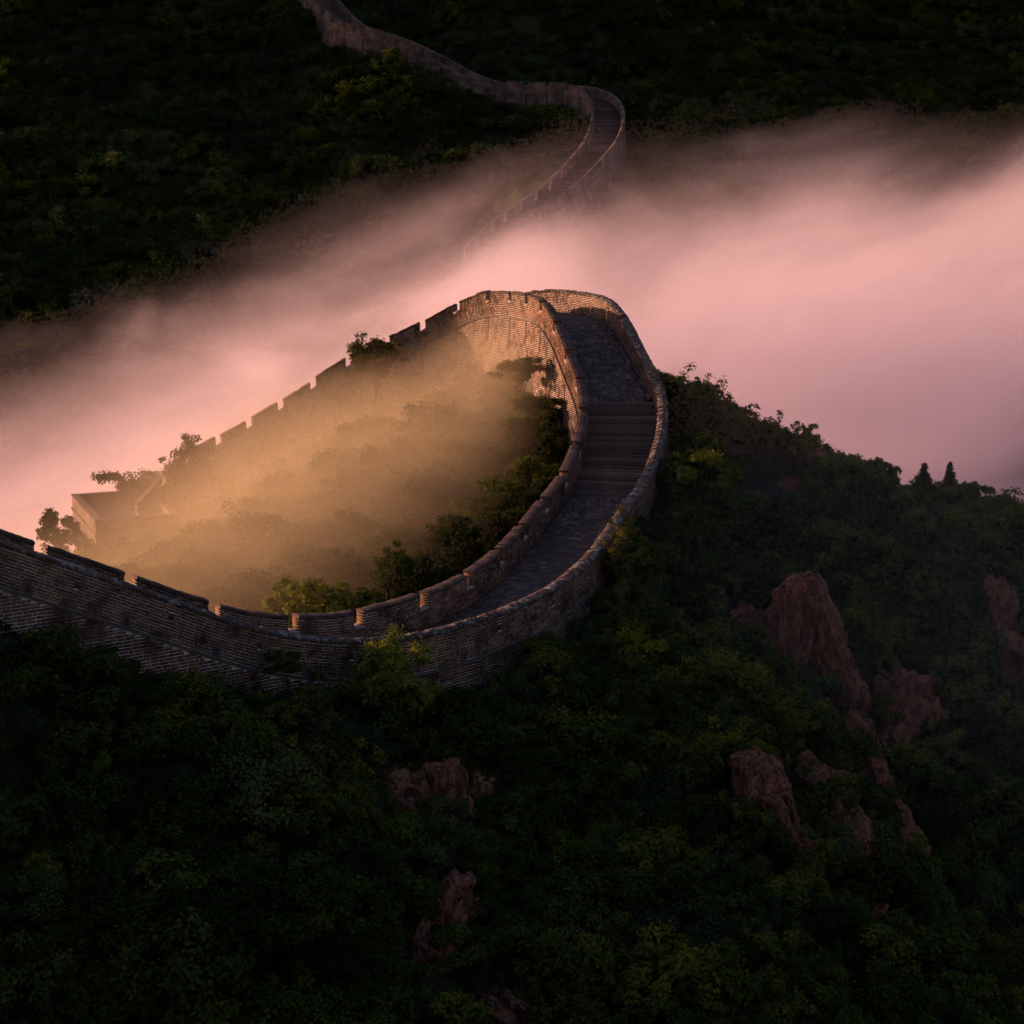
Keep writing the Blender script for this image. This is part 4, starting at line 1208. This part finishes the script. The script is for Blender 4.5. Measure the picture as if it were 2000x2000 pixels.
# ------------------------------------------------------------------ fog
def vol_nodes(name, color, aniso, step):
    m, nt, out = mat_base(name)
    pv = N(nt, "ShaderNodeVolumePrincipled")
    pv.inputs["Color"].default_value = (*color, 1)
    pv.inputs["Anisotropy"].default_value = aniso
    nt.links.new(pv.outputs[0], out.inputs["Volume"])
    try: m.cycles.volume_step_rate = step
    except Exception: pass
    p = world_pos(nt)
    sx = N(nt, "ShaderNodeSeparateXYZ"); nt.links.new(p, sx.inputs[0])
    return m, nt, pv, p, sx.outputs
def mapr(nt, v, a, b, c, d, smooth=True):
    n = N(nt, "ShaderNodeMapRange", interpolation_type='SMOOTHSTEP' if smooth else 'LINEAR', clamp=True)
    nt.links.new(v, n.inputs[0])
    for i, q in enumerate((a, b, c, d)): n.inputs[1 + i].default_value = q
    return n.outputs[0]
def lin(nt, terms, const):
    r = None
    for v, k in terms:
        q = math_(nt, 'MULTIPLY', v, k)
        r = q if r is None else math_(nt, 'ADD', r, q)
    return math_(nt, 'ADD', r, const)
def box_obj(name, x0, x1, y0, y1, z0, z1, mat, label):
    V = np.array([(x, y, z) for z in (z0, z1) for (x, y) in ((x0, y0), (x1, y0), (x1, y1), (x0, y1))], float)
    me = new_mesh(name, V, BOXF6.tolist(), [mat])
    o = link(name, me); o["kind"] = "stuff"; o["label"], o["category"] = label, "fog"
    return o
# the bank pouring through the valley behind the hump
m, nt, pv, p, (X, Y, Z) = vol_nodes("valley_fog", (0.968, 0.875, 0.955), 0.15, 1.0)
mp = N(nt, "ShaderNodeMapping", vector_type='TEXTURE'); mp.inputs["Location"].default_value = (40, 0, 0); mp.inputs["Rotation"].default_value = (0, -0.42, 0); mp.inputs["Scale"].default_value = (60, 60, 30)
nt.links.new(p, mp.inputs[0])
nz = noise(nt, 1.0, 6, 0.58, mp.outputs[0], 0.9)
xm, xp = math_(nt, 'MINIMUM', X, 0.0), math_(nt, 'MAXIMUM', X, 0.0)
under = lin(nt, [(xm, 0.38 / 13), (xp, 0.17 / 13), (Z, -1.0 / 13), (nz, 4.6)], (6.0) / 13 - 2.3)
dens = mapr(nt, under, 0.0, 2.2, 0.0, 1.0)
dens = math_(nt, 'MULTIPLY', dens, mapr(nt, lin(nt, [(xm, 0.38), (xp, 0.24), (Z, -1.0)], 4.0), -14.0, -6.0, 0.0, 1.0))
mp = N(nt, "ShaderNodeMapping", vector_type='TEXTURE'); mp.inputs["Rotation"].default_value = (0, -0.42, 0.2); mp.inputs["Scale"].default_value = (46, 40, 21)
mp.inputs["Location"].default_value = (131, 57, 52)
nt.links.new(p, mp.inputs[0])
dens = math_(nt, 'MULTIPLY', dens, mapr(nt, noise(nt, 1.0, 6, 0.62, mp.outputs[0], 1.2), 0.40, 0.60, 0.10, 1.0))
front = mapr(nt, lin(nt, [(Y, 1.0), (xm, -0.25)], -123.5), 0.0, 14.0, 0.0, 1.0)
d = math_(nt, 'MULTIPLY', math_(nt, 'MULTIPLY', dens, front), math_(nt, 'MULTIPLY', mapr(nt, X, 18.0, 80.0, 1.0, 0.32), 0.072))
nt.links.new(d, pv.inputs["Density"])
box_obj("fog_bank", -150, 190, 90, 262, -70, 46, m, "pink fog bank pouring through the valley behind the hump")
# the thinner veil lying in the loop of the wall
m, nt, pv, p, (X, Y, Z) = vol_nodes("loop_fog", (0.98, 0.83, 0.53), 0.15, 1.0)  # warm glow put into the fog's own colour; bare mist scatters white
nz = noise(nt, 0.09, 3, 0.55, p, 0.3)
under = lin(nt, [(X, 0.40 / 6), (Z, -1.0 / 6), (nz, 2.6)], (-3.4) / 6 - 1.3)
dens = mapr(nt, under, 0.0, 1.5, 0.0, 1.0)
off = mapr(nt, lin(nt, [(X, -0.863), (Y, 0.506)], -0.863 * 13 - 0.506 * 66), -2.0, 11.0, 0.0, 1.0)
off = math_(nt, 'MULTIPLY', math_(nt, 'MULTIPLY', off, mapr(nt, X, -34.0, -2.0, 0.30, 1.0)), mapr(nt, X, 3.5, -3.0, 0.0, 1.0))
d = math_(nt, 'MULTIPLY', math_(nt, 'MULTIPLY', dens, off), 0.044)
nt.links.new(d, pv.inputs["Density"])
box_obj("fog_veil", -70, 6, 64, 121, -36, 1, m, "thin golden fog lying in the loop of the wall")

# a breath of mist over the right-hand hillside and the outer face of the wall
m, nt, pv, p, (X, Y, Z) = vol_nodes("hill_mist", (0.97, 0.86, 0.84), 0.1, 1.5)
nz = noise(nt, 0.05, 3, 0.55, p, 0.4)
under = lin(nt, [(X, -0.10 / 6), (Y, 0.30 / 6), (Z, -1.0 / 6), (nz, 2.4)], (-33.0) / 6 - 1.2)
dens = mapr(nt, under, 0.0, 1.6, 0.0, 1.0)
side = math_(nt, 'MULTIPLY', mapr(nt, X, 2.0, 14.0, 0.0, 1.0), mapr(nt, X, 46.0, 30.0, 0.0, 1.0))
deep = math_(nt, 'MULTIPLY', mapr(nt, Y, 58.0, 78.0, 0.0, 1.0), mapr(nt, Y, 108.0, 96.0, 0.0, 1.0))
d = math_(nt, 'MULTIPLY', math_(nt, 'MULTIPLY', dens, math_(nt, 'MULTIPLY', side, deep)), 0.0050)
nt.links.new(d, pv.inputs["Density"])
box_obj("hill_mist", 1, 47, 57, 109, -40, 4, m, "faint mist drifting over the hillside right of the wall")
